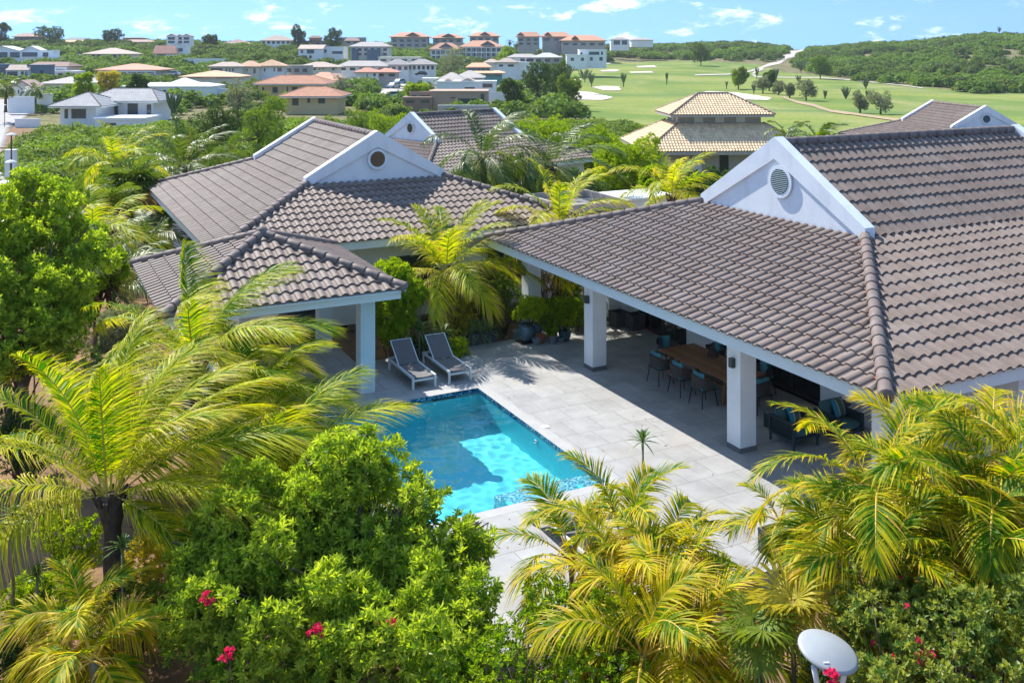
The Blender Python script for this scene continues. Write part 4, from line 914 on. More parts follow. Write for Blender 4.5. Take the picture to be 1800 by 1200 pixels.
def zt(X, Y):
    X = np.asarray(X, float); Y = np.asarray(Y, float); p = np.clip(X/np.maximum(Y, 20)*F + 900, PK[0], PK[-1])
    i = np.clip(np.searchsorted(PK, p)-1, 0, len(PK)-2); j = np.clip(np.searchsorted(YK, Y)-1, 0, len(YK)-2)
    a = (p-PK[i])/(PK[i+1]-PK[i]); b = np.clip((Y-YK[j])/(YK[j+1]-YK[j]), 0, 1)
    a = a*a*(3-2*a)
    z = (1-a)*((1-b)*ZT[i,j]+b*ZT[i,j+1]) + a*((1-b)*ZT[i+1,j]+b*ZT[i+1,j+1])
    am = np.clip((Y-150)/200, 0, 1)
    return z + am*(.5*np.sin(X*.021+Y*.013)+.35*np.sin(X*.05-Y*.03))
def hit(px, py):
    Y = np.linspace(30, 1300, 2541); z = CAMH-(py-HY)/F*Y; g = zt((px-900)/F*Y, Y); k = np.argmax(z <= g)
    if not (z <= g).any(): k = len(Y)-1
    return ((px-900)/F*Y[k], Y[k], float(g[k]))
def inpoly(px, py, poly):
    poly = np.array(poly, float); r = np.zeros(np.shape(px), bool); n = len(poly); j = n-1
    for i in range(n):
        xi, yi = poly[i]; xj, yj = poly[j]
        c = ((yi > py) != (yj > py)) & (px < (xj-xi)*(py-yi)/((yj-yi)+1e-12)+xi); r ^= c; j = i
    return r
def topix(X, Y, Z): return 900+F*X/np.maximum(Y, 1), HY+F*(CAMH-Z)/np.maximum(Y, 1)
GOLF = [(955,165),(985,140),(1010,120),(1062,108),(1100,110),(1180,107),(1250,109),(1330,113),(1375,127),(1420,131),(1500,141),(1580,150),(1640,155),(1720,166),(1810,163),(2300,150),(2300,420),(1500,420),(1250,320),(1150,245),(1040,212),(985,185)]
sgrid = np.arange(-1500, 1501, 7.0); ys = [-35.0]
while ys[-1] < 1500: ys.append(ys[-1] + max(1.6, ys[-1]*.016))
ys = np.array(ys); SG, YG = np.meshgrid(sgrid, ys); XG = SG*(YG+45)/F; ZG = zt(XG, YG)
# sunk a little under the terrace so that the slab covers it
V = np.stack([XG, YG, ZG], -1).reshape(-1,3); nc = len(sgrid); nr = len(ys)
UU = V[:,0]*BX[0]+V[:,1]*BX[1]; VV = V[:,0]*AX[0]+V[:,1]*AX[1]
V[(UU > 5.5) & (UU < 13.2) & (VV > 16.5) & (VV < 26.3), 2] = -2.2
i = np.arange(nr-1)[:,None]*nc; j = np.arange(nc-1)[None,:]
Q = np.stack([i+j, i+j+1, i+nc+j+1, i+nc+j], -1).reshape(-1,4)
def ground_mat():
    m = bpy.data.materials.new('ground_soil_grass'); m.use_nodes = True; nt = m.node_tree; N = nt.nodes; L = nt.links; p = N['Principled BSDF']; p.inputs['Roughness'].default_value = .95; p.inputs['Specular IOR Level'].default_value = .1
    geo = N.new('ShaderNodeNewGeometry'); at_ = N.new('ShaderNodeAttribute'); at_.attribute_name = 'zone'; s = N.new('ShaderNodeSeparateColor'); L.new(at_.outputs['Color'], s.inputs[0])
    def noise(sc, de=5, sx=1, sy=1, ro=.6):
        mp = N.new('ShaderNodeMapping'); mp.inputs['Scale'].default_value = (sx, sy, 1); L.new(geo.outputs['Position'], mp.inputs[0])
        n = N.new('ShaderNodeTexNoise'); n.inputs['Scale'].default_value = sc; n.inputs['Detail'].default_value = de; n.inputs['Roughness'].default_value = ro; L.new(mp.outputs[0], n.inputs['Vector']); return n.outputs['Fac']
    def rmp(x, a, b): r = N.new('ShaderNodeMapRange'); r.inputs[1].default_value = a; r.inputs[2].default_value = b; L.new(x, r.inputs[0]); return r.outputs[0]
    def mix(f, a, b):
        x = N.new('ShaderNodeMix'); x.data_type = 'RGBA'
        L.new(f, x.inputs['Factor']) if not isinstance(f, float) else None
        for k, q in (('A', a), ('B', b)):
            if isinstance(q, tuple): x.inputs[k].default_value = (*q, 1)
            else: L.new(q, x.inputs[k])
        return x.outputs['Result']
    soil = mix(rmp(noise(1.6, 9, ro=.75), .35, .7), (.30,.17,.10), (.15,.10,.065)); wild = mix(rmp(noise(.35, 8), .4, .62), (.10,.12,.035), (.26,.20,.12))
    base = mix(s.outputs[2], wild, soil)
    g1 = mix(rmp(noise(.012, 4, 1, 2.2), .42, .58), (.13,.205,.04), (.30,.31,.07)); g2 = mix(rmp(noise(.05, 6, 1, .35), .50, .70), g1, (.38,.34,.14)); g3 = mix(rmp(noise(.9, 6), .3, .75), g2, (.13,.19,.04))
    g4 = mix(rmp(noise(.016, 6, .5, 1.5), .56, .66), g3, (.12,.19,.055))
    c1 = mix(s.outputs[0], base, g4)
    L.new(mix(s.outputs[1], c1, mix(rmp(noise(.6, 6), .3, .7), (.50,.46,.40), (.40,.36,.31))), p.inputs['Base Color']); return m
PX, PY = topix(V[:,0], V[:,1], V[:,2])
zone = np.zeros((len(V), 4), np.float32); zone[:,3] = 1; zone[:,0] = inpoly(PX, PY, GOLF) & (V[:,1] > 70)
ROADS = [[(640,172),(665,150),(700,137),(740,128),(752,132),(722,150),(718,170),(700,180)], [(405,135),(300,131),(292,137),(360,142)], [(-40,262),(-40,172),(40,178),(100,172),(108,180),(60,196),(14,226),(4,262)]]
for q in ROADS[:2]: zone[:,1] = np.maximum(zone[:,1], inpoly(PX, PY, q))
zone[:,2] = (V[:,1] < 46) | inpoly(PX, PY, [(-60,215),(40,222),(60,232),(52,300),(60,420),(-60,500)]) | inpoly(PX, PY, [(90,150),(110,125),(160,133),(180,150),(150,152)])
GM = ground_mat()
gr = new_obj('ground', V, [Q], GM, smooth=True); flag(gr, 'structure')
ca = gr.data.color_attributes.new('zone', 'FLOAT_COLOR', 'POINT'); ca.data.foreach_set('color', zone.ravel())
def drape(name, poly, cell, dz, m, ybias=1.0):
    P = np.array([hit(*q) for q in poly]); x0, y0 = P[:,:2].min(0); x1, y1 = P[:,:2].max(0)
    xs = np.arange(x0, x1+cell, cell); yy = np.arange(y0, y1+cell*2*ybias, cell*ybias); X, Y = np.meshgrid(xs, yy)
    cx, cy = (X[:-1,:-1]+X[1:,1:])/2, (Y[:-1,:-1]+Y[1:,1:])/2; ok = inpoly(cx, cy, P[:,:2]).ravel()
    n = X.shape[1]; i = np.arange(X.shape[0]-1)[:,None]*n; j = np.arange(n-1)[None,:]; Q = np.stack([i+j, i+j+1, i+n+j+1, i+n+j], -1).reshape(-1,4)[ok]
    if not len(Q): return
    o = new_obj(name, np.stack([X, Y, zt(X, Y)+dz], -1).reshape(-1,3), [Q], m, smooth=True); return flag(o, 'structure')
SAND = mat('bunker_sand', (.66,.57,.46), .95, (.54,.47,.38), .5, lo=.3, hi=.7); PATHM = mat('pale_path', (.56,.50,.42), .95, (.48,.42,.34), .4); ROADM = mat('concrete_road', (.38,.36,.34), .9, (.30,.285,.27), .3)
for q in ([(988,164),(1012,161),(1040,163),(1078,172),(1060,177),(1010,176),(985,172)], [(1040,154),(1060,152),(1088,153),(1092,160),(1062,160)], [(1234,163),(1245,161),(1290,163),(1318,167),(1356,173),(1350,177),(1308,176),(1275,171)], [(1055,124.5),(1080,122.5),(1090,124),(1083,126.5),(1058,126.5)], [(1105,127),(1145,126),(1150,128.5),(1110,129)], [(1004,141),(1020,139.5),(1022,143),(1008,143)], [(1118,117),(1150,115.5),(1155,118.5),(1122,119.5)], [(1062,111),(1074,110),(1073,113),(1063,113)]):
    drape('sand_bunker', q, .9, .16, SAND)
def strip(name, pts, wpx, m, dz=.2):
    up = [(x, y-w*.5) for (x, y), w in zip(pts, wpx)]; dn = [(x, y+w*.5) for (x, y), w in zip(pts, wpx)]
    return drape(name, up+dn[::-1], .9, dz, m)
strip('path', [(1222,133),(1280,131.5),(1315,127),(1335,121),(1350,115),(1372,110),(1384,101),(1392,94)], [1.6,1.8,2.2,3,4.5,5,6,4], PATHM, .22)
drape('path', [(1388,103),(1376,100),(1386,95),(1388,90),(1412,87.5),(1416,90),(1400,94),(1396,101)], 1.5, .3, PATHM)
strip('path', [(1330,136.5),(1322,131),(1330,126),(1342,122)], [3,3,3,3], PATHM, .24)
strip('path', [(1330,136),(1380,137),(1440,137.5),(1510,143),(1560,148),(1622,156)], [1.4]*6, PATHM, .22)
strip('path', [(1375,171),(1400,180),(1430,186),(1460,196),(1520,204),(1580,212)], [3,4,5,4,4,4], mat('worn_path', (.42,.30,.18), .95, (.34,.27,.15), .5), .16)
drape('road', ROADS[2], 1.0, .12, ROADM)
drape('road', [(0,262),(12,330),(14,350),(8,400),(-60,420),(-60,262)], .6, .10, ROADM)
# ---------------------------------------------------------------- far houses
RM = {k: mat('far_roof_'+k, c, .85, tuple(q*.84 for q in c), .8, tint=.10) for k, c in dict(terra=(.62,.32,.20), coral=(.66,.32,.22), peach=(.70,.43,.26), tan=(.52,.41,.33), grey=(.42,.38,.35), brown=(.26,.17,.13), pale=(.52,.50,.48), white=(.72,.72,.71), pink=(.42,.28,.23), teal=(.22,.27,.27), dark=(.10,.085,.08)).items()}
WM = {k: mat('far_wall_'+k, c, .85, tuple(q*.92 for q in c), .4) for k, c in dict(white=(.84,.85,.84), cream=(.78,.73,.62), yellow=(.66,.52,.28), grey=(.47,.43,.39), slate=(.14,.20,.26), greige=(.42,.39,.33), brown=(.28,.20,.15), teal=(.12,.33,.35), brick=(.46,.32,.23), lilac=(.52,.54,.62), dark=(.09,.085,.09)).items()}
HFOOT = []
def block(root, org, x0, x1, yr, ye, yb, Y, roof, wall, dep=None, rf=.35, kind='hip', win=2, ov=.7, ext=3.5, rows=None, gab=None, arches=False, tiles=False, winh=.45, wins=None, colm='white'):
    ox, oy, oz = org; k = Y/F; w_ = (x1-x0)*k; xl = (x0-900)*k-ox; z = lambda py: CAMH-(py-HY)*k-oz; yl = Y-oy
    dep = dep or max(6, w_*.62); ze, zb_ = z(ye), z(yb); HFOOT.append((xl+ox+w_/2, Y+dep/2, w_/2+2.5, dep/2+3))
    if kind == 'flat': ov = 0
    b = MB(); b.box(xl+ov, xl+w_-ov, yl+ov, yl+dep-ov, zb_-ext, ze); wl = b.build('wall', WM[wall], root)
    if kind == 'flat':
        b = MB(); b.box(xl-.15, xl+w_+.15, yl-.15, yl+dep+.15, ze, ze+.35); b.build('parapet', WM[wall], root)
    elif kind == 'gable':
        zr = CAMH-(yr-HY)*(Y+dep/2)/F-oz; b = MB(); b.prism([(yl, ze-.05), (yl+dep/2, zr), (yl+dep, ze-.05), (yl+dep, ze-.3), (yl+dep/2, zr-.3), (yl, ze-.3)][::-1], 'x', xl, xl+w_); b.build('roof', RM[roof], root)
        b = MB(); b.prism([(yl+ov, ze), (yl+dep-ov, ze), (yl+dep/2, zr-.35)], 'x', xl+.3, xl+w_-.3); b.build('gable_wall', WM[wall], root)
    elif kind == 'front':
        zr = CAMH-(yr-HY)*Y/F-oz; cx = xl+w_/2; b = MB(); b.prism([(xl, ze-.05), (cx, zr), (xl+w_, ze-.05), (xl+w_, ze-.35), (cx, zr-.35), (xl, ze-.35)][::-1], 'y', yl, yl+dep); b.build('roof', RM[roof], root)
        b = MB(); b.prism([(xl+ov, ze), (xl+w_-ov, ze), (cx, zr-.4)], 'y', yl+.5, yl+dep-.5); b.build('gable_wall', WM[wall], root)
    else:
        rl = w_*rf/2; rd = (w_/2-rl); yc = yl+dep/2; zr = CAMH-(yr-HY)*(Y+dep/2)/F-oz; cx = xl+w_/2
        A_, B_, C_, D_ = (xl,yl,ze), (xl+w_,yl,ze), (xl+w_,yl+dep,ze), (xl,yl+dep,ze); a0, a1 = (cx-rl,yc,zr), (cx+rl,yc,zr)
        b = MB()
        if tiles:
            for i, (p, q, s, t_) in enumerate(((A_,B_,a0,a1),(B_,C_,a1,a1),(C_,D_,a1,a0),(D_,A_,a0,a0))): skirt_face(b, p, q, s, t_, i, res=3, w=.36, c=.5, hgt=.05)
            rf_ = b.build('roof', RM[roof], root)
            for (p, q) in ((A_,a0),(B_,a1),(C_,a1),(D_,a0),(a0,a1)): capobj(np.array(p)+[0,0,.05], np.array(q)+[0,0,.05], RM['dark'] if roof in ('white', 'pale') else RM[roof], rf_, .1, .8)
            b = MB(); hip_shell(b, xl+.1, xl+w_-.1, yl+.1, yl+dep-.1, ze-.04, ze-.02+.0, .3, .3); b.box(xl+.1, xl+w_-.1, yl+.1, yl+dep-.1, ze-.28, ze-.05); b.build('fascia', WM['white'], root)
        else:
            b.add([A_,B_,C_,D_,a0,a1], [(0,1,5,4),(1,2,5),(2,3,4,5),(3,0,4)], [.35,.7,.5,.6][:0] or .5); b.box(xl+.02, xl+w_-.02, yl+.02, yl+dep-.02, ze-.28, ze-.01); b.build('roof', RM[roof], root)
        if gab:   # raised dark gable in the roof: (px0, px1, ytop, ybot)
            gx0, gx1, gt, gb = gab; u0, u1 = (gx0-900)*k-ox, (gx1-900)*k-ox; b = MB(); zt_, zb2 = z(gt), z(gb)
            b.prism([(u0, zb2), (u1, zb2), ((u0+u1)/2, zt_-.3)], 'y', yl+1.6, yc); b.build('gable_wall', RM['brown'] if wall != 'grey' else WM['slate'] if arches else RM['brown'], root)
            b = MB(); c_ = (u0+u1)/2; b.prism([(u0-.5, zb2-.1), (c_, zt_), (u1+.5, zb2-.1), (u1+.5, zb2-.4), (c_, zt_-.35), (u0-.5, zb2-.4)][::-1], 'y', yl+1.2, yc+2); b.build('gable_roof', RM[roof], root)
    H = ze-zb_; n = win; rows_ = rows or [(.28, .28+winh)]
    lst = wins if wins is not None else [((i+.5)/n-.28/n, (i+.5)/n+.28/n, r0, r1) for i in range(n) for (r0, r1) in rows_]
    for (a, c, r0, r1) in lst:
        wx0, wx1 = xl+ov+(w_-2*ov)*a, xl+ov+(w_-2*ov)*c; b = MB(); b.box(wx0, wx1, yl+ov-.07, yl+ov-.01, zb_+H*r0, zb_+H*r1); b.build('window', GLASSB, root)
    if arches:
        for i in range(arches):
            b = MB(); xx = xl+ov+(w_-2*ov)*i/(arches-1); b.box(xx-.22, xx+.22, yl+.1, yl+.5, zb_, ze-.2); b.build('column', WM['white'], root)
        b = MB(); b.box(xl+ov, xl+w_-ov, yl+.15, yl+.45, zb_+H*.46, zb_+H*.56); b.box(xl+ov, xl+w_-ov, yl+.15, yl+.45, ze-.75, ze-.28); b.build('balcony', WM['white'], root)
def house(label, x, y, *blocks, name='house', cat='house', group='houses on the hillside', rot=0):
    Y = blocks[0]['Y']; X = (x-900)*Y/F; z = CAMH-(y-HY)*Y/F; r = thing(name, label, cat, (X, Y, z), 0, group)
    for b in blocks: block(r, (X, Y, z), **b)
    return r
def B(x0, x1, yr, ye, yb, Y, roof, wall, **k): return dict(x0=x0, x1=x1, yr=yr, ye=ye, yb=yb, Y=Y, roof=roof, wall=wall, **k)
house('white single-storey house with pale hipped roofs and a raised pool terrace, left midground', 180, 225,
  B(82, 178, 163, 187, 226, 160, 'pale', 'white', dep=11, rf=.05, tiles=True, ov=1.5, ext=1.5, wins=[(.13,.22,.42,.85),(.32,.72,.42,.85)]),
  B(140, 279, 156, 178, 212, 167, 'pale', 'white', dep=12, rf=.5, tiles=True, ov=1.6, ext=2, wins=[(.36,.42,.1,.8),(.58,.75,.1,.85),(.9,.97,.1,.8)]),
  B(166, 252, 0, 211, 228, 158.5, 'pale', 'white', kind='flat', dep=8, wins=[(.15,.44,.2,.7)], ext=1))
house('long white house with low white roof and five small dark windows', 290, 176,
  B(211, 372, 145, 152, 177, 215, 'white', 'white', dep=11, rf=.75, ov=.15, ext=1, wins=[(.15,.19,.55,.72),(.23,.26,.5,.75),(.47,.50,.5,.75),(.55,.62,.4,.78),(.77,.82,.5,.75)]),
  B(286, 340, 137, 150, 152, 220, 'white', 'white', dep=9, rf=.1, win=0, ext=.5))
house('yellow house with hipped terracotta roof, the upper one of its pair', 515, 175, B(443, 575, 133, 148, 172, 238, 'terra', 'yellow', rf=.45, dep=15, ov=1.2, tiles=True, wins=[(.06,.09,.5,.75),(.22,.3,.35,.75),(.44,.46,.4,.8),(.52,.6,.5,.78)]))
house('cream house with low terracotta roof in front, half sunk in scrub', 545, 190, B(487, 600, 153, 170, 193, 192, 'terra', 'yellow', rf=.3, dep=13, ov=1.2, tiles=True, wins=[(.15,.27,.3,.85),(.44,.49,.5,.85),(.65,.78,.45,.85)]))
house('house with mottled terracotta gable roof right of the yellow pair', 575, 155, B(535, 590, 127, 142, 156, 262, 'terra', 'cream', rf=.3, dep=14, win=1), B(570, 605, 129, 138, 150, 272, 'pink', 'cream', win=0))
house('terracotta hip-roofed bungalow with white porch columns, upper left', 222, 136, B(165, 280, 112, 123, 136, 300, 'coral', 'lilac', rf=.1, dep=14, ov=1.4, arches=7, wins=[(.25,.31,.45,.72),(.5,.54,.0,.8),(.56,.72,.0,.8),(.8,.9,.0,.8)]))
house('white two-storey house with hipped grey roof and a full-width balcony', 186, 108, B(143, 228, 84.5, 95, 105, 420, 'tan', 'white', rf=.1, dep=16, ov=1.2, win=8, rows=[(.2,.85)], ext=4))
house('white modern house with twin gabled roofs and wide dark windows, far left', 45, 108, B(-30, 36, 81, 89.5, 103, 400, 'white', 'white', kind='front', ov=.2, wins=[(.42,.65,.1,.8),(.72,.98,.1,.8)]), B(34, 74, 81, 89.5, 103, 400, 'white', 'white', kind='front', ov=.2, wins=[(.1,.8,.1,.8)]), B(73, 93, 0, 90, 103, 399, 'white', 'white', kind='flat', wins=[(.1,.6,.2,.8)]), B(38, 96, 0, 102, 112, 396, 'white', 'white', kind='flat', win=0))
house('blue-grey and white two-storey house with grey pitched roof, far left', 40, 143, B(-30, 12, 100, 115, 140, 300, 'grey', 'slate', kind='flat', wins=[(.3,.9,.5,.8)]), B(9, 50, 114, 123, 143, 298, 'tan', 'white', kind='gable', ov=.2, wins=[(.05,.52,.45,.85),(.68,.8,.4,.85),(.86,.9,.4,.85),(.93,.97,.4,.85)]), B(48, 80, 0, 116, 143, 300, 'grey', 'slate', kind='flat', wins=[(.7,.9,.2,.7)]))
house('tan-roofed house with white loggia above a white wall, left hillside', 80, 138, B(40, 120, 109, 117, 127, 322, 'brown', 'cream', rf=.7, ov=1, wins=[(.25,.42,.1,.85),(.5,.68,.1,.85)], arches=5, dep=12), B(80, 135, 0, 127, 138, 318, 'brown', 'white', kind='flat', wins=[(.05,.1,.3,.6),(.4,.55,.3,.8),(.8,.9,.3,.8)]))
house('house with overlapping grey hipped roofs behind the street palms', 110, 160, B(66, 168, 135, 147, 161, 240, 'grey', 'white', rf=.3, dep=13, ov=1, wins=[(.46,.54,.0,.7),(.56,.72,.1,.7)]), B(104, 150, 133.5, 147, 150, 243, 'grey', 'white', rf=.1, win=0), B(150, 168, 0, 147, 160, 238, 'grey', 'white', kind='flat', win=2, dep=6))
house('small cream house with steep gabled roof at the street corner', 38, 166, B(18, 56, 141, 152, 168, 212, 'pink', 'cream', kind='front', ov=.3, wins=[(.3,.36,.2,.6),(.52,.58,.2,.6)]))
house('cream bungalow with pink-grey hipped roof and six narrow windows', 410, 135, B(363, 428, 109, 117, 135, 300, 'tan', 'cream', rf=.3, ov=.7, wins=[(.05,.4,.55,.8),(.5,.54,.5,.8),(.6,.64,.5,.8),(.7,.74,.5,.8)]), B(415, 457, 107, 117, 135, 303, 'peach', 'cream', rf=.2, ov=.6, wins=[(.4,.45,.5,.8),(.75,.85,.3,.8)]))
house('white house with peach pyramid roof beside the cream bungalow', 473, 133, B(446, 501, 105, 116, 133, 305, 'peach', 'white', rf=.05, ov=.7, wins=[(.28,.33,.4,.75),(.64,.69,.4,.8),(.78,.95,.4,.8)]))
house('unfinished grey block-walled building between hipped roofs', 522, 130, B(500, 543, 0, 117, 131, 312, 'grey', 'grey', kind='flat', win=3))
house('cream house with pale hipped roof and small round windows', 560, 128, B(518, 596, 109, 118, 128, 330, 'tan', 'cream', rf=.2, ov=.8, wins=[(.4,.46,.4,.8),(.54,.57,.5,.75),(.63,.66,.5,.75),(.88,.93,.4,.8)]))
house('long low grey-roofed house above the coral-roofed one', 635, 127, B(590, 682, 107, 116.5, 127, 345, 'grey', 'white', rf=.6, ov=.8, win=5))
house('white house with low coral roofs beside the street', 655, 137, B(620, 668, 119, 127, 138, 325, 'coral', 'white', rf=.2, ov=.8, wins=[(.5,.55,.4,.7),(.8,.9,.3,.8)]), B(655, 702, 120, 127, 138, 328, 'coral', 'grey', rf=.2, win=2))
house('row of white houses with grey hipped roofs above the parked cars', 715, 130, B(672, 722, 104.5, 114, 131, 350, 'grey', 'white', rf=.2, ov=.8, win=4, rows=[(.45,.8)]), B(712, 768, 104, 113.5, 130, 352, 'grey', 'white', rf=.2, ov=.8, win=6, rows=[(.45,.85)]))
house('pale unfinished parapet building behind the row of white houses', 710, 108, B(665, 738, 0, 102, 110, 385, 'grey', 'cream', kind='flat', win=4))
house('white modern hillside house with a curved side wall', 570, 104, B(523, 568, 79, 86, 103, 430, 'tan', 'white', kind='gable', ov=.3, wins=[(.1,.2,.55,.85),(.35,.65,.5,.9),(.12,.35,.0,.3),(.45,.55,.0,.3)], dep=12), B(564, 604, 82, 83.5, 103, 434, 'tan', 'white', kind='flat', wins=[(.05,.25,.5,.8),(.5,.95,.4,.65)], dep=12))
house('large cream two-storey house with brown hipped roof and dark lower walls', 650, 103, B(612, 685, 74, 82, 103, 430, 'grey', 'cream', rf=.5, ov=.8, win=6, rows=[(.62,.85),(.25,.45)], dep=14), B(618, 628, 0, 88, 102, 428, 'grey', 'slate', kind='flat', win=0), B(645, 667, 0, 89, 104, 427, 'grey', 'slate', kind='flat', win=0, dep=3))
house('coral-roofed house with white wing on the scrubby slope', 298, 104, B(268, 312, 80.5, 94, 104, 430, 'coral', 'white', kind='gable', ov=.4, wins=[(.15,.5,.2,.8)]), B(308, 327, 0, 81.5, 95, 432, 'white', 'white', kind='flat', wins=[(.25,.7,.3,.75)]))
house('white three-gabled villa on the skyline with balconies', 310, 77, B(292, 310, 59.5, 63.5, 77, 520, 'grey', 'white', kind='front', ov=.2, wins=[(.15,.85,.5,.85),(.15,.85,.05,.35)]), B(309, 322, 60.5, 63.5, 77, 524, 'grey', 'white', kind='front', ov=.2, wins=[(.15,.85,.5,.85),(.15,.85,.05,.35)]), B(320, 335, 59.8, 63.5, 77, 520, 'grey', 'white', kind='front', ov=.2, wins=[(.15,.85,.5,.85),(.15,.85,.05,.35)]))
house('dark-walled house with wide pinkish roof on the skyline, far left', 45, 74, B(20, 69, 58.5, 64.5, 75, 600, 'pink', 'brown', rf=.5, ov=1.2, win=5))
house('teal-walled skyline house with peach porch roofs and a red hedge', 132, 80, B(112, 150, 66, 70, 76, 606, 'teal', 'teal', rf=.6, ov=.5, win=3), B(105, 159, 70.5, 74, 80.5, 596, 'peach', 'white', rf=.8, ov=.8, win=7, rows=[(.2,.8)], dep=9))
house('flat-roofed reddish skyline house left of the three-gabled villa', 240, 80, B(213, 249, 66, 67, 73, 600, 'brown', 'brick', rf=.8, win=0), B(211, 267, 70, 74, 80, 592, 'pink', 'cream', rf=.6, ov=.8, win=4))
house('low pink-roofed skyline house among trees', 414, 78, B(390, 438, 69.5, 77, 80, 570, 'pink', 'white', rf=.1, win=0))
house('skyline house with broad tan roof and white porch', 482, 78, B(457, 512, 62.5, 71.5, 78, 560, 'tan', 'white', rf=.3, ov=.6, win=6, rows=[(.1,.85)]))
house('brown skyline house with small tower and dark terrace', 555, 81, B(541, 565, 63, 67, 80, 575, 'brown', 'brick', rf=.5, win=3, rows=[(.5,.75)]), B(532, 575, 70, 73, 81, 565, 'brown', 'brown', kind='flat', win=4))
house('grey skyline house right of the dark oval tree', 620, 76, B(604, 632, 66.5, 72, 78, 585, 'pink', 'grey', rf=.6, win=2), B(598, 640, 0, 67, 75, 592, 'grey', 'greige', kind='flat', win=2))
AP = 'terracotta-roofed apartment blocks along the ridge'
def apt(label, x0, x1, yr, ye, yb, Y, gab, **k): return house(label, (x0+x1)/2, yb, B(x0, x1, yr, ye, yb, Y, 'terra', 'grey', gab=gab, ov=1.3, **k), name='apartment_block', cat='apartment block', group=AP)
apt('grey apartment block with red hipped roof, leftmost of the upper ridge row', 683, 755, 57, 65, 88, 600, (712,738,57,63.5), win=5, rows=[(.6,.8),(.25,.45)], rf=.45)
apt('grey apartment block with dark gabled roof, second of the upper ridge row', 757, 816, 60, 67, 82, 606, (776,800,59,65), win=4, rows=[(.5,.8)], rf=.45)
apt('grey apartment block with dark gabled roof, third of the upper ridge row', 822, 880, 57, 63.8, 80, 606, (842,862,56,62.5), win=4, rows=[(.5,.8)], rf=.45)
apt('arcaded apartment block with blue-grey gable, lower left of the pair', 753, 812, 75.5, 86.5, 109, 520, (772,795,75.5,83.5), win=5, rows=[(.6,.85),(.25,.5)], arches=7, rf=.35)
apt('arcaded apartment block with blue-grey gable, lower right of the pair', 806, 886, 71.5, 82.5, 103, 524, (846,868,72,79), win=7, rows=[(.6,.88),(.2,.5)], arches=9, rf=.4)
apt('grey apartment block with long red roof right of the ridge palms', 906, 952, 56.5, 64.5, 84, 600, (910,920,57,61.5), win=3, rows=[(.6,.8),(.25,.45)], rf=.65)
apt('grey apartment block with long red roof, middle of the right-hand row', 950, 1006, 56.5, 64.5, 86, 604, (958,968,56.5,61.5), win=3, rows=[(.65,.85)], rf=.6)
apt('grey apartment block with long red roof, rightmost on the ridge', 984, 1068, 62, 71.5, 86, 596, (1006,1016,62.5,68), win=5, rows=[(.4,.7)], rf=.5)
house('teal house with two-tier peach roof and clerestory', 848, 138, B(815, 888, 124, 128.5, 139, 290, 'peach', 'teal', rf=.7, ov=1, win=4, rows=[(.4,.8)], dep=13), B(818, 864, 110.5, 118, 127, 296, 'peach', 'teal', rf=.5, ov=.5, win=5, rows=[(.3,.7)], dep=7))
house('house with broad grey hipped roofs behind the white parapet house', 810, 143, B(764, 818, 127.5, 142, 152, 252, 'grey', 'white', rf=.1, dep=16, win=0), B(795, 852, 124, 137, 146, 268, 'grey', 'white', rf=.1, dep=16, win=0), B(742, 768, 0, 140, 157, 246, 'grey', 'white', kind='flat', win=0, dep=6))
house('white parapet-walled house with one long slit window', 820, 158, B(769, 848, 137, 145.5, 160, 235, 'tan', 'white', kind='flat', wins=[(.61,.83,.2,.45)], dep=8), B(846, 872, 0, 145, 158, 236, 'white', 'white', kind='flat', wins=[(.05,.75,.3,.8)], dep=5), B(778, 797, 138.5, 143, 145.8, 236, 'tan', 'white', kind='front', ov=.1, win=0, dep=7), B(806, 838, 137, 143.5, 145.8, 236, 'tan', 'white', kind='front', ov=.1, win=0, dep=7))
house('brown brick building under construction with bare walls and scaffold props', 780, 190, B(757, 857, 0, 163, 186, 200, 'brown', 'brick', kind='flat', wins=[(.35,.43,.55,.65),(.49,.82,.0,.55),(.88,.94,.0,.9)], dep=10), B(720, 759, 0, 164, 174, 202, 'brown', 'brick', kind='flat', wins=[(.1,.3,.1,.6),(.5,.9,.1,.6)], dep=9), B(708, 760, 0, 174, 184, 199, 'dark', 'brown', kind='flat', win=2), name='construction_site', cat='building', group=None)
house('tan-roofed white houses in a stepped cluster below the ridge palms', 880, 122, B(848, 880, 104, 110, 122, 335, 'tan', 'white', rf=.2, win=0), B(870, 912, 102, 109.5, 122, 330, 'tan', 'white', rf=.2, wins=[(.1,.3,.35,.65),(.55,.85,.35,.65)]), B(906, 922, 0, 111, 122, 332, 'coral', 'white', kind='flat', win=0))
house('greige two-storey house with light grey hipped roof near the golf course', 940, 120, B(935, 990, 93, 101, 121, 400, 'pale', 'greige', rf=.2, ov=.8, win=3, rows=[(.6,.85),(.15,.4)], dep=13), B(890, 950, 95, 101, 112, 404, 'grey', 'white', rf=.5, ov=.8, wins=[(.4,.55,.1,.8),(.6,.95,.2,.8)], dep=12), B(915, 958, 0, 111, 118, 398, 'tan', 'white', kind='flat', win=0, dep=5))
house('white cubic house at the top of the fairway', 1030, 108, B(1018, 1066, 86, 88.5, 107, 440, 'white', 'white', kind='flat', wins=[(.05,.12,.55,.8),(.36,.74,.55,.85),(.8,.87,.55,.85),(.4,.5,.0,.35),(.74,.86,.0,.35)], dep=9), B(996, 1032, 95, 97.5, 108.5, 437, 'tan', 'white', kind='flat', wins=[(.2,.36,.1,.6),(.7,.85,.1,.6)], dep=7))
house('white pavilion-like house with grey roof on the ridge above the scrub', 1088, 80, B(1073, 1107, 65.5, 70, 80, 640, 'grey', 'white', rf=.3, ov=.4, wins=[(.15,.5,.1,.85),(.6,.9,.1,.85)]))
house('low grey-roofed ridge house sunk in scrub', 1130, 72, B(1108, 1150, 67, 70.5, 74, 650, 'grey', 'white', rf=.3, win=0))
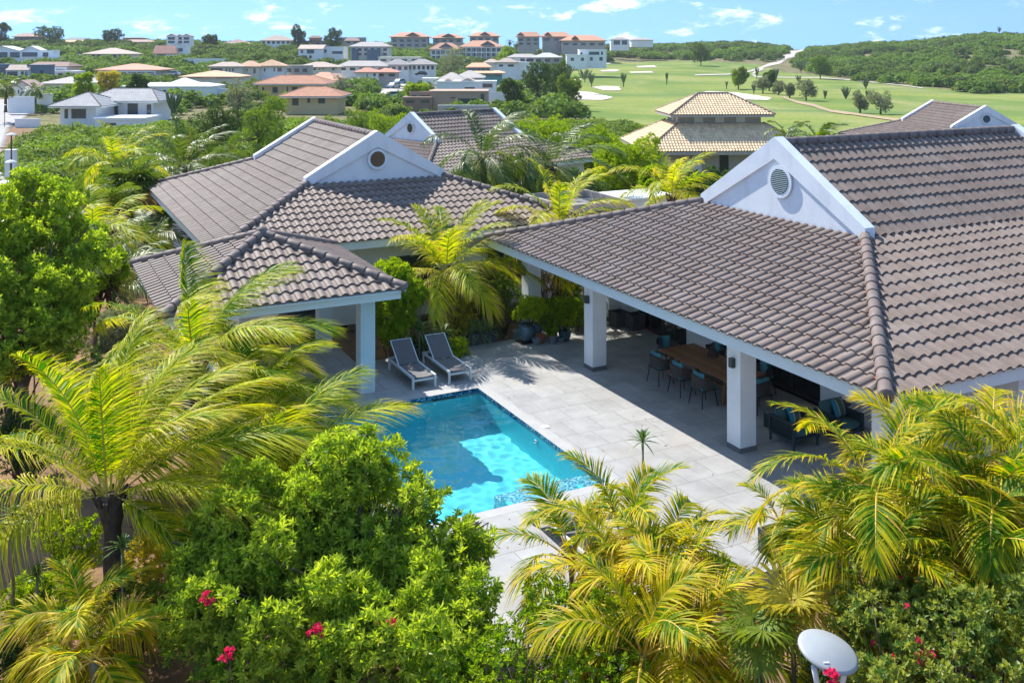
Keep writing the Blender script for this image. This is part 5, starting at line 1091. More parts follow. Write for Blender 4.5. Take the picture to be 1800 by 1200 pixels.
house('pale tan roof showing above the bushes below the cream bungalow', 368, 135, B(312, 422, 124, 135, 139, 262, 'peach', 'cream', rf=.05, dep=12, win=2, ext=2))
for (x0, x1, ya, yb, Y, lb) in ((320,397,103.5,110,380,'long pale retaining wall on the scrubby slope'), (856,910,163,176,228,'white boundary wall behind the umbrella-shaped tree'), (770,860,186,196,185,'grey block wall below the construction site'), (26,70,210,226,160.5,'white boundary wall with yellow shrubs, left'), (372,402,157,172,220,'white garden wall beside the long white house'), (14,60,171,181,185,'white street wall with gate posts, left'), (60,92,166,176,192,'white wall beside the white house drive')):
    h_ = (yb-ya)*Y/F; x_, y_, z_ = at(x0, yb, Y); r = thing('boundary_wall', lb, 'wall', (x_, Y, z_)); b = MB(); L_ = (x1-x0)*Y/F; b.box(0, L_, 0, .25, -2, h_); b.build('wall_face', WM['white'] if 'block' not in lb else WM['grey'], r); b = MB(); b.box(-.05, L_+.05, -.05, .3, h_, h_+.12); b.build('coping', WM['white'], r)
# parked vehicles far away
def car(label, px, py, Y, col, rot, s=1.0):
    x, y, z = hit(px, py); x, y, z = at(px, py, Y); r = thing('parked_car', label, 'car', (x, y, z), rot, 'cars parked in the neighbourhood'); pt = mat('paint_'+col, {'white': (.7,.71,.72), 'dark': (.02,.03,.05), 'silver': (.42,.48,.52), 'blue': (.25,.42,.55)}[col], .25, spec=.7)
    b = MB(); b.prism([(-2.15,.3),(-2.1,.75),(-1.3,.88),(1.9,.95),(2.2,.8),(2.2,.3)][::-1], 'y', -.88, .88); b.build('body', pt, r)
    b = MB(); b.prism([(-1.25,.885),(-.55,1.45),(1.3,1.48),(1.95,.945)][::-1], 'y', -.76, .76); b.build('cabin', GLASSB, r); b = MB(); b.box(-.5,1.3,-.72,.72,1.455,1.50); b.build('roof', pt, r)
    for wx in (-1.35, 1.4):
        for wy in (-.85, .85): b = MB(); b.lathe([(0,-.1),(.33,-.1),(.33,.1),(0,.1)], (wx, wy, .33), 16, axis=(0,1,0)); b.build('wheel', BLACK, r)
car('white off-road car parked beside the terracotta bungalow', 303, 133.5, 290, 'white', 0); car('dark car parked in front of the row of white houses', 740, 133, 330, 'dark', R(5)); car('silver-blue car at the kerb of the pale street', 692, 155, 262, 'silver', R(60)); car('pale blue car behind the silver one on the street', 702, 148, 280, 'blue', R(60))
car('white car on the drive left of the balcony house', 132, 100, 420, 'white', 0); car('pale car parked at the foot of the construction site', 690, 172, 225, 'silver', R(10))
car('white car seen partly at the left edge of the picture', -18, 372, 52, 'white', R(80))
# street lamps left
for (px, yb_, yt_, Y, lb) in ((20, 330, 237, 62, 'tall rusty street lamp post, the nearest of three on the left verge'), (19, 372, 285, 54, 'round-topped garden lamp on a thin post, left verge'), (8, 220, 185, 150, 'street lamp post beside the pale road, farthest left')):
    x, y, z = at(px, yb_, Y); h = (yb_-yt_)*Y/F; r = thing('street_lamp', lb, 'street lamp', (x, y, z), 0, 'street lamps on the left verge'); b = MB(); b.tube([(0,0,-.3),(0,0,h)], .05, 8); b.build('post', mat('rust_post', (.16,.10,.07), .8), r); b = MB(); b.lathe([(0,.12),(.2,.08),(.3,0),(.28,-.03),(0,-.02)], (0,0,h), 16); b.build('lamp_head', ALU, r)
x, y, z = at(23, 300, 70); r = thing('utility_box', 'small white utility box on the left verge', 'utility box', (x, y-.3, z+.6)); b = MB(); b.box(-.35,.35,-.2,.2,-1,.9); b.build('cabinet', WHITE, r); b = MB(); b.box(-.4,.4,-.25,.25,.9,.96); b.build('lid', WHITE, r)
# ---------------------------------------------------------------- scrub (uncountable)
def scrubmass(name, pts, per, leaf, m, seed, squash=.62, label=None):
    """pts: (x,y,z,r) bushes; small leaf clumps over each crown"""
    g = np.random.default_rng(seed); P = np.array(pts); n = len(P); k = np.repeat(np.arange(n), per)
    d = nrm(g.normal(size=(n*per, 3))); d[:,2] = np.abs(d[:,2])*1.0-.15
    lump = 1+.22*np.sin(d[:,0]*5+k)*np.sin(d[:,1]*4.3+k*1.7)+g.uniform(-.28,.10,n*per)
    r = P[k,3]*lump; c = P[k,:3] + d*r[:,None]*np.array([1,1,squash]) + np.array([0,0,1])*(P[k,3]*squash*.35)[:,None]
    sz = leaf*g.uniform(.6,1.4,n*per)*np.clip(P[k,3]/2.0, .6, 1.6)
    a = nrm(d*.6+g.normal(0,.6,d.shape)+np.array([0,0,.5])); u = nrm(np.cross(a, g.normal(size=d.shape))); v = np.cross(a, u)
    V = np.stack([c+u*sz[:,None], c+v*sz[:,None]*.55+a*sz[:,None]*.2, c-u*sz[:,None], c-v*sz[:,None]*.55-a*sz[:,None]*.1], 1).reshape(-1,3)
    i = np.arange(n*per)*4; Q = np.concatenate([np.stack([i,i+1,i+2],-1), np.stack([i,i+2,i+3],-1)]); tb_ = g.uniform(0,1,n)
    t = np.clip(.25+.5*tb_[k]+g.normal(0,.16,n*per),0,1); return flag(new_obj(name, V, [Q], m, None, None, np.concatenate([t,t])), 'stuff')
def clear(X, Y):
    ok = np.ones(len(X), bool)
    for (cx, cy, hw, hd) in HFOOT: ok &= ~((np.abs(X-cx) < hw) & (Y > cy-hd-2) & (Y < cy+hd))
    return ok
def scatter(n, px0, px1, Y0, Y1, r0, r1, seed, test=None):
    g = np.random.default_rng(seed); px = g.uniform(px0, px1, n*4); Y = np.sqrt(g.uniform(Y0**2, Y1**2, n*4)) if Y0 > 0 else g.uniform(Y0, Y1, n*4)
    X = (px-900)/F*Y; Z = zt(X, Y); PX, PY = topix(X, Y, Z); ok = clear(X, Y)
    if test is not None: ok &= test(PX, PY, X, Y)
    X, Y, Z = X[ok][:n], Y[ok][:n], Z[ok][:n]; r = g.uniform(r0, r1, len(X))*(1+.0*Y); return np.stack([X, Y, Z, r], -1)
NOG = lambda px, py, X, Y: ~inpoly(px, py, GOLF) & ~inpoly(px, py, ROADS[0]) & ~inpoly(px, py, ROADS[2]) & ~inpoly(px, py, [(-60,215),(40,222),(48,300),(55,420),(-60,500)])
p1 = scatter(620, 60, 1190, 84, 158, 1.2, 2.8, 11, lambda px, py, X, Y: NOG(px,py,X,Y) & ~((X > 21) & (X < 48) & (Y > 76) & (Y < 104)) & ~((px > 60) & (px < 270) & (Y > 140)))
p2 = scatter(70, 20, 270, 74, 118, 1.6, 3.0, 12, NOG)
p3 = scatter(200, 250, 1000, 66, 100, 1.1, 2.3, 13, NOG)
scrubmass('scrub', np.concatenate([p1, p2, p3]), 1250, .14, SCRUB, 3)
HILLP = [(1050,112),(1072,80),(1110,60),(1420,60),(1810,40),(2400,0),(2400,158),(1810,164),(1720,167),(1640,155),(1500,142),(1420,128),(1398,118),(1396,104),(1416,96),(1418,88),(1385,88),(1370,104),(1340,112),(1250,107),(1180,105),(1090,108)]
PTH = [(1330,125),(1345,112),(1368,104),(1378,98),(1386,86),(1418,86),(1420,94),(1400,106),(1370,118),(1345,128)]
p4 = scatter(2100, 1040, 1950, 320, 1000, 2.4, 5.2, 14, lambda px, py, X, Y: inpoly(px, py, HILLP) & ~inpoly(px, py, PTH))
scrubmass('scrub', p4, 560, .40, SCRUBD, 4, .72)
p5 = scatter(2300, -60, 1010, 185, 700, 1.6, 4.3, 15, NOG)
scrubmass('scrub', p5, 420, .34, SCRUBD, 5, .75)
p6 = scatter(330, 950, 1210, 104, 160, 1.1, 2.6, 16, lambda px, py, X, Y: (py > 198))
p6 = np.concatenate([p6, scatter(60, 1400, 1520, 84, 108, .9, 1.6, 17)])
scrubmass('scrub', p6, 900, .15, SCRUB, 6)
# ---------------------------------------------------------------- golf course trees, cacti and midground trees
def cactus(label, px, py, Y, h, n=8, seed=1, w=.9):
    x, y, z = at(px, py, Y); g = np.random.default_rng(seed); h *= .62; n = int(n*1.5); r = thing('candelabra_cactus', label, 'cactus', (x, y, z), 0, 'candelabra cacti on the fairway'); b = MB()
    b.tube([(0,0,-.6),(0,0,h*.2)], [.16,.2], 8); b.build('trunk', CACT, r)
    for i in range(n):
        a = i*2.4; q = w*g.uniform(.3,1); s = h*g.uniform(.12,.3); t = h*g.uniform(.8,1.0); c_, s_ = math.cos(a), math.sin(a)
        b = MB(); b.tube([(0,0,s*.6),(c_*q*.55,s_*q*.55,s+.15*h),(c_*q*1.0,s_*q*1.0,s+.4*h),(c_*q*1.35,s_*q*1.35,t)], [.12,.16,.17,.08], 7); b.build('arm', CACT, r)
CL = [(1040,150,300,6.0,9,.9,'narrow-footed candelabra cactus left on the fairway'),(1096,150,300,6.4,7,.8,'open branched candelabra cactus on the fairway'),(1172,146,310,5.6,6,.45,'slim leaning cactus alone on the fairway'),(1028,142,330,6.5,12,2.2,'dense dark cactus clump near the tree line'),(1000,136,350,6.5,9,1.6,'cactus cluster at the edge of the housing'),(1277,154,350,4.0,4,.4,'small reddish cactus left of the round tree'),(1330,136,450,8,6,1.0,'bare candelabra cactus at the path junction'),(1364,143,430,9.5,14,1.4,'tall dark candelabra cactus below the path'),(1325,164,330,5,8,.8,'dark cactus at the left edge of the tree line'),(1403,146,420,5.5,8,1.1,'compact dark cactus in mid fairway'),(1450,174,300,4.6,6,.5,'small upright cactus in mid fairway'),(1487,177,300,7.2,9,1.3,'spiky multi-armed cactus right of centre fairway'),(1522,158,350,7,12,1.1,'blocky dark cactus, upper of two stacked on the right fairway'),(1525,176,310,5.2,9,.7,'dark column cactus, lower of two on the right fairway'),(1585,163,390,5,6,.8,'small cactus beside the shrub on the far right fairway'),(1408,128,500,11,12,2.2,'grey cactus group at the foot of the right hill'),(1756,60,760,10,6,1.6,'cactus standing on the right-hand skyline'),(1690,118,520,7,10,1.3,'grey cactus on the right hillside'),(1502,118,560,7,10,1.2,'dark cactus on the lower right hillside'),(305,204,120,5.0,7,.9,'bare grey cactus in front of the long white house')]
for i, (px, py, Y, h, n, w_, lb) in enumerate(CL): cactus(lb, px, py, Y, h, n, i, w_)
def tree(label, px, pyt, Y, r, m, seed, n=900, leaf=.3, tr=.22, cat='tree', open_=False, name='tree', group=None, low=.08, tint=.5):
    """tree standing on the terrain whose top reaches image row pyt"""
    X = (px-900)/F*Y; z = float(zt(X, Y)); h = max(1.2, CAMH-(pyt-HY)*Y/F-z); g = np.random.default_rng(seed); rv = h*(1-low)/2; zc = h*low+rv
    bl = [(0,0,zc,r*.72,r*.72,rv*.85)]
    for i in range(9):
        a = i*2.4+g.uniform(-.5,.5); q = r*g.uniform(.35,.8); zz = zc+rv*g.uniform(-.6,.6); s = r*g.uniform(.28,.48)
        bl.append((q*math.cos(a), q*math.sin(a), zz, s, s, min(s, rv*.6)))
    bl = fluff(bl, 2, (.3,.55), (.8,1.1), seed)
    return bushtree(name, label, X, Y, z, bl, n, leaf, m, seed, 6, cat, branches=16, br=tr*.5, trunk=[(0,0,max(h*.5,.6),tr)], group=group, shell=(.4 if open_ else .7, 1.1), tint=tint, rej=.7)
TL = [(945,168,235,9.5,4.6,DKBUSH,'dark round-crowned tree between the houses and the fairway'),(978,160,260,8.5,4.6,DKBUSH,'broad dark tree right of the dark round-crowned one'),(1000,170,225,5,3.6,SCRUB,'lighter bushy tree at the foot of the dark pair'),(900,178,215,5.5,3.2,DKBUSH,'umbrella-shaped tree in front of the white boundary wall'),(1298,152,360,7.5,4.2,SCRUB,'round green tree in the line across the fairway'),(1341,166,330,6,3.2,GREYL,'greyish small tree in the fairway line'),(1352,158,345,6.5,3.2,DKBUSH,'dark round tree behind the greyish small tree'),(1369,170,320,5,2.4,GREYL,'open grey-green tree right of the dark round tree'),(1388,176,305,5,1.8,GREYL,'thin grey-green tree in the fairway line'),(1417,182,290,7,3.6,GREYL,'large pale open tree in the middle of the fairway line'),(1512,197,230,4.6,2.4,GREYL,'sparse pale tree near the far right villa, left of the wider one'),(1548,199,225,4.8,3.6,GREYL,'wide sparse pale tree near the far right villa'),(1232,121,560,15,7,SCRUBD,'large dark-stemmed tree at the left foot of the hill'),(1442,139,440,10,5.5,SCRUBD,'dense round tree at the foot of the right hill'),(87,80,560,11,9,DKBUSH,'large dark spreading tree on the left skyline'),(195,80,570,9,7,DKBUSH,'dark skyline tree left of the reddish house'),(585,79,545,9,6,DKBUSH,'dark oval tree on the skyline beside the grey house'),(524,72,560,8,5,DKBUSH,'dark skyline tree right of the tan-roofed house'),(368,75,560,5,5,DKBUSH,'low dark tree on the skyline right of the three gables'),(0,60,560,8,6,DKBUSH,'dark tree top at the left edge of the skyline'),(192,162,215,5.5,3.0,YELL,'small yellow-green tree above the white house'),(148,164,200,5,2.4,TREEM,'green tree beside the grey-roofed house'),(238,166,190,4.2,2.2,DKBUSH,'dark bushy tree at the corner of the long white house'),(418,182,180,5,3.4,GREYL,'silvery grey tree beside the white garden wall'),(600,172,230,5,3.2,GREYL,'silvery tree between the terracotta roofs and the street'),(735,181,205,4.5,3.2,TREEM,'bright green tree at the left of the construction site'),(790,118,330,8,6,GREYL,'grey-green tree group below the arcaded apartments'),(890,104,450,8,5,TREEM,'yellow-green tree at the right of the arcaded apartments')]
for i, (px, py, Y, h, r_, m_, lb) in enumerate(TL): tree(lb, px, py-h*F/Y, Y, r_*.85, m_, 200+i, n=900 if m_ is not GREYL else 420, leaf=.22+.0009*Y, open_=(m_ is GREYL))
FP = [(62,158,190,6.2,2.7,'date palm by the left street, right of the pair',0,'d'),(10,152,170,6.5,2.8,'date palm by the left street, at the picture edge',0,'d'),(896,74,590,7.5,2.8,'tall palm on the ridge left of the long red roofs',0,'d'),(908,78,590,6,2.6,'second tall palm on the ridge beside the first',0,'d'),(612,146,290,6.5,2.7,'street palm left of the coral-roofed house',0,'d'),(625,143,300,6.5,2.7,'street palm in the middle by the coral-roofed house',0,'d'),(634,146,290,6.3,2.6,'street palm right of the coral-roofed house',0,'d'),(757,152,240,6.5,2.5,'palm with drooping crown beside the grey hipped roofs',0,'d'),(732,104,440,9,3.4,'ragged palm below the leftmost apartment block',0,'d'),(948,88,520,7,2.6,'slim palm in front of the long red roofs',0,'d'),(820,104,470,8,3,'palm between the arcaded apartment blocks',0,'d'),(882,150,250,5,2.4,'small palm right of the white parapet house',0,'d')]
for i, (px, py, Y, h, L_, lb, _, k) in enumerate(FP):
    palm('palm_tree', lb, px, py-h*.0-(0), Y, at(px, py+h*F/Y*.55, Y)[2]-1, L_, 16, 'coco', tint=.35, m=COCOD, trunk_r=.22, seed=300+i, els=(75,-35), ll=.8, n=16, lw=.16, group='palms among the far houses')

# ---------------------------------------------------------------- air
HZ = MB(); HZ.box(-1500, 1500, -50, 1400, -32, 60); hz = bpy.data.materials.new('haze_air'); hz.use_nodes = True; nt = hz.node_tree; nt.nodes.remove(nt.nodes['Principled BSDF'])
pv = nt.nodes.new('ShaderNodeVolumePrincipled'); pv.inputs['Density'].default_value = .0001; pv.inputs['Color'].default_value = (.85,.92,1,1); pv.inputs['Anisotropy'].default_value = .2
nt.links.new(pv.outputs[0], nt.nodes['Material Output'].inputs['Volume']); flag(HZ.build('haze', hz), 'stuff')
# ---------------------------------------------------------------- palms near the pool
WND = (.50, .05, .02); P_ = palm
P_('coconut_palm', 'large yellow-green coconut palm at lower left with ringed trunk, windblown to the right', 195, 868, 16.0, -.35, 3.1, 24, wind=WND, tint=.66, seed=11, n=115, ll=.78, lw=.027, trunk_r=.15, els=(84,4), dry=.06, dr=(52,32), azs=[-90,60,230,0,120,-30,180,30,90,150,210,10,50,130,170,200,-25,75,110,20,190,220,-40,5], lean=(-.1,.05))
P_('coconut_palm', 'coconut palm between the yellow palm and the leafy tree, fronds reaching over the pool', 470, 865, 18.2, -.35, 2.7, 20, wind=(.42,.05,0), tint=.58, seed=12, n=110, ll=.76, lw=.026, trunk_r=.13, els=(84,0), dr=(55,35), dry=.05)
P_('coconut_palm', 'green coconut palm in front of the pavilion roof, fronds blown right', 345, 640, 21.0, -.35, 2.9, 21, wind=(.5,.0,0), tint=.52, seed=13, n=105, ll=.76, lw=.028, trunk_r=.13, els=(74,0), dr=(55,35))
P_('coconut_palm', 'coconut palm behind the yellow palm, mostly hidden, left of the pavilion column', 445, 710, 20.0, -.35, 1.9, 14, wind=(.45,.0,0), tint=.45, seed=14, n=95, ll=.72, lw=.028, trunk_r=.12, els=(80,-5))
P_('coconut_palm', 'coconut palm at the back of the terrace between the pavilion and the main roof', 785, 478, 32.5, -.35, 3.0, 22, wind=(.12,0,0), tint=.68, dr=(55,36), seed=15, n=80, ll=.80, lw=.036, trunk_r=.14, els=(84,-14))
P_('coconut_palm', 'coconut palm behind the corner of the main roof, bright upright fronds', 983, 398, 35.5, -.35, 3.0, 17, wind=(.18,0,0), tint=.7, seed=16, n=52, ll=.75, lw=.05, trunk_r=.15, els=(86,-10))
P_('coconut_palm', 'coconut palm left of the large white gable, beyond the roof', 1180, 345, 45, -.5, 3.0, 15, wind=(.15,0,0), tint=.7, seed=17, n=46, ll=.75, lw=.06, trunk_r=.14, els=(86,-5))
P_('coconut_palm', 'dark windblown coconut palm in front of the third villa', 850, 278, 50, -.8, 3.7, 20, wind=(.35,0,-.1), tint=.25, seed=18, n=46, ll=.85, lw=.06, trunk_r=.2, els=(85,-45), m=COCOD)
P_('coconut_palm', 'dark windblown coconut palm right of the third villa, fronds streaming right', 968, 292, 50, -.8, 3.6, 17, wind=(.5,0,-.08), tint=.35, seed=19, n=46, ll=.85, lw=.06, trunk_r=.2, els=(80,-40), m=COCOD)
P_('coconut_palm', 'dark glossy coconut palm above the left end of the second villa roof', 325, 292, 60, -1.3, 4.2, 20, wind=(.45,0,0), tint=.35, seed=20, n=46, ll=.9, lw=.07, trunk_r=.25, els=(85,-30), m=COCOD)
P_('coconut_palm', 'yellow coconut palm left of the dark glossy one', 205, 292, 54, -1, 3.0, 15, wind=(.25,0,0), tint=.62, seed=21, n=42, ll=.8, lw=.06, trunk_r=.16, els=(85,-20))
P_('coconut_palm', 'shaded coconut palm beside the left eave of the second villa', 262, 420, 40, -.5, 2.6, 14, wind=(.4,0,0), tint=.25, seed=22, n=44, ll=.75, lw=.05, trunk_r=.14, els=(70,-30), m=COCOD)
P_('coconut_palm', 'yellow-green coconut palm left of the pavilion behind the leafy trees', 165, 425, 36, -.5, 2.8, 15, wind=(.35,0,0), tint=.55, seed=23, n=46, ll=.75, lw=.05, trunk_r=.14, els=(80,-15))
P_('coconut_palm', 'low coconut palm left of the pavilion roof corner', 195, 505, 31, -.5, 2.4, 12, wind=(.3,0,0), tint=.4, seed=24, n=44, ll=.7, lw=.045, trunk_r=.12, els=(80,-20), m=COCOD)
P_('coconut_palm', 'palm tips beyond the tan villa on the right', 1440, 250, 66, -1.8, 2.4, 10, wind=(.3,0,0), tint=.3, seed=25, n=34, ll=.7, lw=.07, trunk_r=.14, els=(80,10), m=COCOD)
P_('coconut_palm', 'low palm left of the tan villa corner palm tips', 1385, 242, 72, -2, 2.2, 9, wind=(.2,0,0), tint=.3, seed=26, n=30, ll=.7, lw=.08, trunk_r=.14, els=(80,10), m=COCOD)
fanpalm('fan_palm', 'green fan palm with shaggy brown trunk left of the second villa', 232, 335, 46, -.5, 1.25, 20, tint=.35, seed=30, trunk_r=.28, pet=.9)
fanpalm('fan_palm', 'low fan palm at the foot of the shaggy one', 195, 372, 43, -.5, 1.0, 11, tint=.4, seed=31, trunk_r=.1, pet=.8)
fanpalm('fan_palm', 'bright yellow fan palm at the front edge of the terrace, above the satellite dish', 1395, 1090, 12.0, -.35, .52, 8, FANY, .5, 32, .03, pet=.28, els=(85,20), skirt=False)
fanpalm('fan_palm', 'small green fan palm at the bottom, left of the yellow one', 1335, 1130, 11.8, -.35, .45, 8, FANM, .5, 33, .03, pet=.3, els=(80,10), skirt=False)
# areca clumps: each stem is a palm of its own
AR = 'areca palms in clumps at the front of the terrace'
def areca(label, px, py, Y, L, nf, tint, seed, els=(88,0), tr=.045, zb=-.35, n=46, ll=.56, lw=.030):
    nf = int(nf*1.25)
    return palm('areca_palm', label, px, py, Y, zb, L, nf, 'areca', wind=(.06,0,0), tint=tint, m=ARECA, trunk_r=tr, seed=seed, els=els, ll=ll, n=n, lw=lw, group=AR, grav=.38, dr=(75,50))
areca('areca palm with fronds arching over the third lounger, left of its clump', 1005, 985, 15.6, 1.65, 9, .45, 41)
areca('areca palm at the centre of the middle clump with upright spear leaves', 1095, 955, 15.2, 1.55, 9, .5, 42)
areca('areca palm at the right of the middle clump, fronds over the paving', 1170, 1000, 14.6, 1.45, 8, .6, 43)
areca('low yellow areca palm in the front middle of its clump', 1095, 1045, 14.0, 1.5, 9, .75, 44)
areca('golden areca palm right of centre in the middle clump', 1185, 1060, 13.6, 1.5, 9, .72, 45)
areca('dark lower areca palm at the bottom of the middle clump', 1215, 1140, 12.8, 1.45, 9, .55, 46)
areca('lowest areca palm of the middle clump, left of the satellite dish', 1130, 1150, 12.6, 1.4, 8, .6, 47)
areca('tall areca palm with ringed grey trunk in front of the armchairs', 1545, 880, 13.4, 2.0, 13, .58, 48, els=(86,-12), tr=.07, n=52, ll=.52)
areca('areca palm left of the ringed trunk, over the black planter', 1485, 940, 14.2, 1.1, 8, .42, 49)
areca('areca palm under the main roof corner with yellow fronds', 1620, 850, 14.4, 1.55, 11, .66, 50)
areca('areca palm at the right edge under the eave', 1745, 835, 14.2, 1.55, 11, .62, 51)
areca('tall areca palm cut by the right edge of the picture', 1815, 830, 13.4, 1.6, 10, .55, 52)
areca('green areca palm low behind the ringed trunk', 1640, 950, 13.2, 1.7, 11, .35, 53)
areca('green areca palm at the far right, lower row', 1750, 900, 13.0, 1.8, 11, .35, 54)
areca('short areca palm at the foot of the ringed trunk', 1560, 1020, 12.6, 1.5, 9, .45, 55)
areca('short areca palm left of the ringed trunk foot', 1500, 1010, 13.0, 1.2, 9, .45, 56)
areca('shaded areca palm at the lower right', 1700, 1010, 12.4, 1.6, 9, .35, 57)
areca('dark areca palm at the right edge behind the flowering shrub', 1800, 1000, 12.6, 1.6, 9, .3, 58)
areca('small yellow areca palm in the lower left corner', 150, 1100, 14.0, 1.1, 9, .55, 59, els=(84,0))
areca('drooping areca palm right of the one in the lower left corner', 165, 1160, 13.0, .95, 8, .6, 61, els=(70,-20))
P_('bottle_palm', 'thin-stemmed spiky palm in the planter at the terrace front corner', 1372, 915, 15.0, .1, .8, 9, 'areca', m=ARECA, tint=.25, seed=62, n=30, ll=.35, lw=.022, trunk_r=.04, els=(80,-10), grav=.3)
# ---------------------------------------------------------------- leafy trees and shrubs
x, y, z = at(600, 1150, 14.6)
def pxblobs(items, x0, y0, zb):
    out = []
    for (px, py, Y, rx, ry, rz) in items: X, Y_, Z = at(px, py, Y); out.append((X-x0, Y_-y0, Z-zb, rx, ry, rz))
    return out
bl = [(600,895,15.4,.95,.9,.8),(520,950,15.2,1.1,1.0,.9),(690,985,15.0,.95,1.0,.75),(790,965,15.0,.42,.45,.42),(440,1010,14.8,.9,.9,.75),(600,1050,14.4,1.3,1.1,.9),(740,1060,14.2,.9,.9,.7),(370,1090,14.0,.6,.8,.6),(480,1150,13.6,1.0,1.0,.75),(640,1170,13.4,1.2,1.0,.8),(800,1180,13.2,.55,.8,.5),(350,1000,14.8,.35,.5,.35),(635,815,15.6,.32,.36,.36),(560,840,15.6,.30,.32,.32),(740,880,15.4,.28,.30,.36),(835,960,15.0,.28,.3,.22),(370,910,15.2,.28,.35,.25),(820,1115,13.8,.30,.35,.28)]
bushtree('leafy_tree', 'big bright green leafy tree in the foreground left of the pool', x, y, -.4, fluff(pxblobs(bl, x, y, -.4), 16, (.15,.36), (.75,1.36), 3, .66), 10500, .115, BUSH, 71, 8, 'tree', branches=220, br=.022, trunk=[(0,0,1.6,.10),(.4,.2,1.9,.08),(-.6,.1,1.5,.08)], lw=.36, shell=(.5,1.15), tint=.45, tv=.26, up=.5, rej=.55)
x, y, z = at(130, 600, 22)
bl = [(20,420,24.5,.75,.9,.8),(80,440,24,.7,.9,.8),(70,370,24.5,.55,.5,.75),(118,385,24,.35,.4,.65),(20,520,23,1.1,1.1,1.0),(80,540,22.6,.8,.9,.8),(10,620,22,.9,1.0,.8),(-60,500,23,1.5,1.4,1.8),(120,600,22.4,.5,.7,.6),(150,470,23.6,.45,.6,.5),(40,330,24.6,.3,.3,.4),(10,600,22,1.3,1.2,1.2)]
bushtree('leafy_tree', 'tall bright green tree at the left edge of the picture', x-1, y, -.4, fluff(pxblobs(bl, x-1, y, -.4), 13, (.16,.38), (.75,1.38), 4, .64), 7600, .13, BUSH, 72, 7, 'tree', branches=60, br=.022, trunk=[(-.2,0,3.0,.14),(-.9,.3,3.2,.12)], lw=.42, shell=(.5,1.12), tint=.45, tv=.22)
bl = [(150,440,32,.7,.8,.6),(185,480,31,.6,.8,.5),(130,500,30,.8,.9,.7)]
x, y, z = at(170, 560, 31); bushtree('leafy_tree', 'second green tree behind the one at the left edge', x, y, -.4, fluff(pxblobs(bl, x, y, -.4), 6, seed=5), 1300, .15, TREEM, 73, 6, 'tree', branches=40, trunk=[(0,0,2.0,.12)], lw=.45, shell=(.6,1.1), tint=.4)
x, y, z = at(222, 600, 27); bushtree('topiary_shrub', 'clipped silvery-green shrub left of the pavilion roof', x, y, -.4, [(0,0,2.35,.75,.7,.42),(0,0,1.9,.7,.65,.5)], 1500, .07, GREYL, 74, 7, 'shrub', branches=20, trunk=[(0,0,1.6,.06)], lw=.5, shell=(.85,1.02))
# trees beyond the villas
for i, (px, pt, Y, r_, lb) in enumerate([(1090,234,62,2.6,'dense bright green tree between the third villa and the tan villa'),(965,213,80,2.9,'bright green tree crown beyond the third villa, left of the dense one'),(1045,224,72,2.4,'bright green crown between its two neighbours beyond the third villa'),(1155,288,57,1.2,'smaller bright tree in front of the tan villa corner'),(1472,222,62,1.8,'low bright green shrub tree beyond the main roof ridge'),(1432,228,66,1.0,'small bright shrub beside the palm tips beyond the ridge'),(1512,236,60,.9,'small yellow-green shrub at the far right villa eave')]):
    tree(lb, px, pt, Y, r_, TREEM, 400+i, n=3600, leaf=.17, tr=.14, tint=.55)
for i, (px, pt, Y, r_, m_, lb) in enumerate([(455,178,112,2.9,SCRUB,'dark leafy tree below the left end of the yellow house'),(385,178,118,2.8,DKBUSH,'large dark tree left of the front terracotta roof'),(560,215,100,3.2,SCRUB,'wide green tree below the front terracotta roof'),(690,198,115,3.0,TREEM,'bright tree right of the front terracotta roof'),(640,190,125,3.0,SCRUB,'grey-green tree at the right end of the front terracotta roof'),(330,225,92,2.6,SCRUB,'pale green tree right of the white pool-terrace house')]): tree(lb, px, pt, Y, r_, m_, 430+i, n=1900, leaf=.2, tr=.16)
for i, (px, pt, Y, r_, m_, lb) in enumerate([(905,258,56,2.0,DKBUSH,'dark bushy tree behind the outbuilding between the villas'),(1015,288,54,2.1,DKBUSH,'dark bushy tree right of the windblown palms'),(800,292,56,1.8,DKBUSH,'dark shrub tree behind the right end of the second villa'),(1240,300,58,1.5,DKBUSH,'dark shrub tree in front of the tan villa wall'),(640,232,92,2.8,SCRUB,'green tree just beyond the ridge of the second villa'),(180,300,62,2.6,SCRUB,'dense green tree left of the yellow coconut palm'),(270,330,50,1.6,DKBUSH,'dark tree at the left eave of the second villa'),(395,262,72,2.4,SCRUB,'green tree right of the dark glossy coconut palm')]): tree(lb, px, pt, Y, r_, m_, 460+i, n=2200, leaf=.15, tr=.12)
# bed behind the loungers
def bush(label, px, py, z0, r_, h, m_, seed, n=420, leaf=.09, lw=.42, per=7, name='shrub', stems=14, Y=None, u=None, tint=.5, **k):
    X, Y_ = flat(px, py, z0) if Y is None else ((px-900)/F*Y, Y); g = np.random.default_rng(seed)
    bl = [(g.uniform(-.4,.4)*r_, g.uniform(-.4,.4)*r_, h*g.uniform(.45,.8), r_*g.uniform(.5,.75), r_*g.uniform(.5,.75), h*g.uniform(.25,.36)) for _ in range(5)]
    bl = fluff(bl, 4, (.3,.55), (.85,1.3), seed, .8)
    return bushtree(name, label, X, Y_, z0, bl, n, leaf, m_, seed, per, 'shrub', branches=stems, br=.018, lw=lw, tint=tint, **k)
bush('tall leafy climber shrub right of the pavilion column', 690, 640, -.3, .95, 2.9, TREEM, 81, 1700, .13, .45, Y=30.2)
bush('yellow-green climber on the trunk of the back coconut palm', 790, 575, -.3, .6, 2.0, YELL, 82, 420, .12, .5, Y=31.8, tint=.3)
bush('open leafy shrub against the cream wall, left of the middle one', 690+5, 560, -.3, .9, 1.9, SCRUB, 83, 420, .10, Y=34)
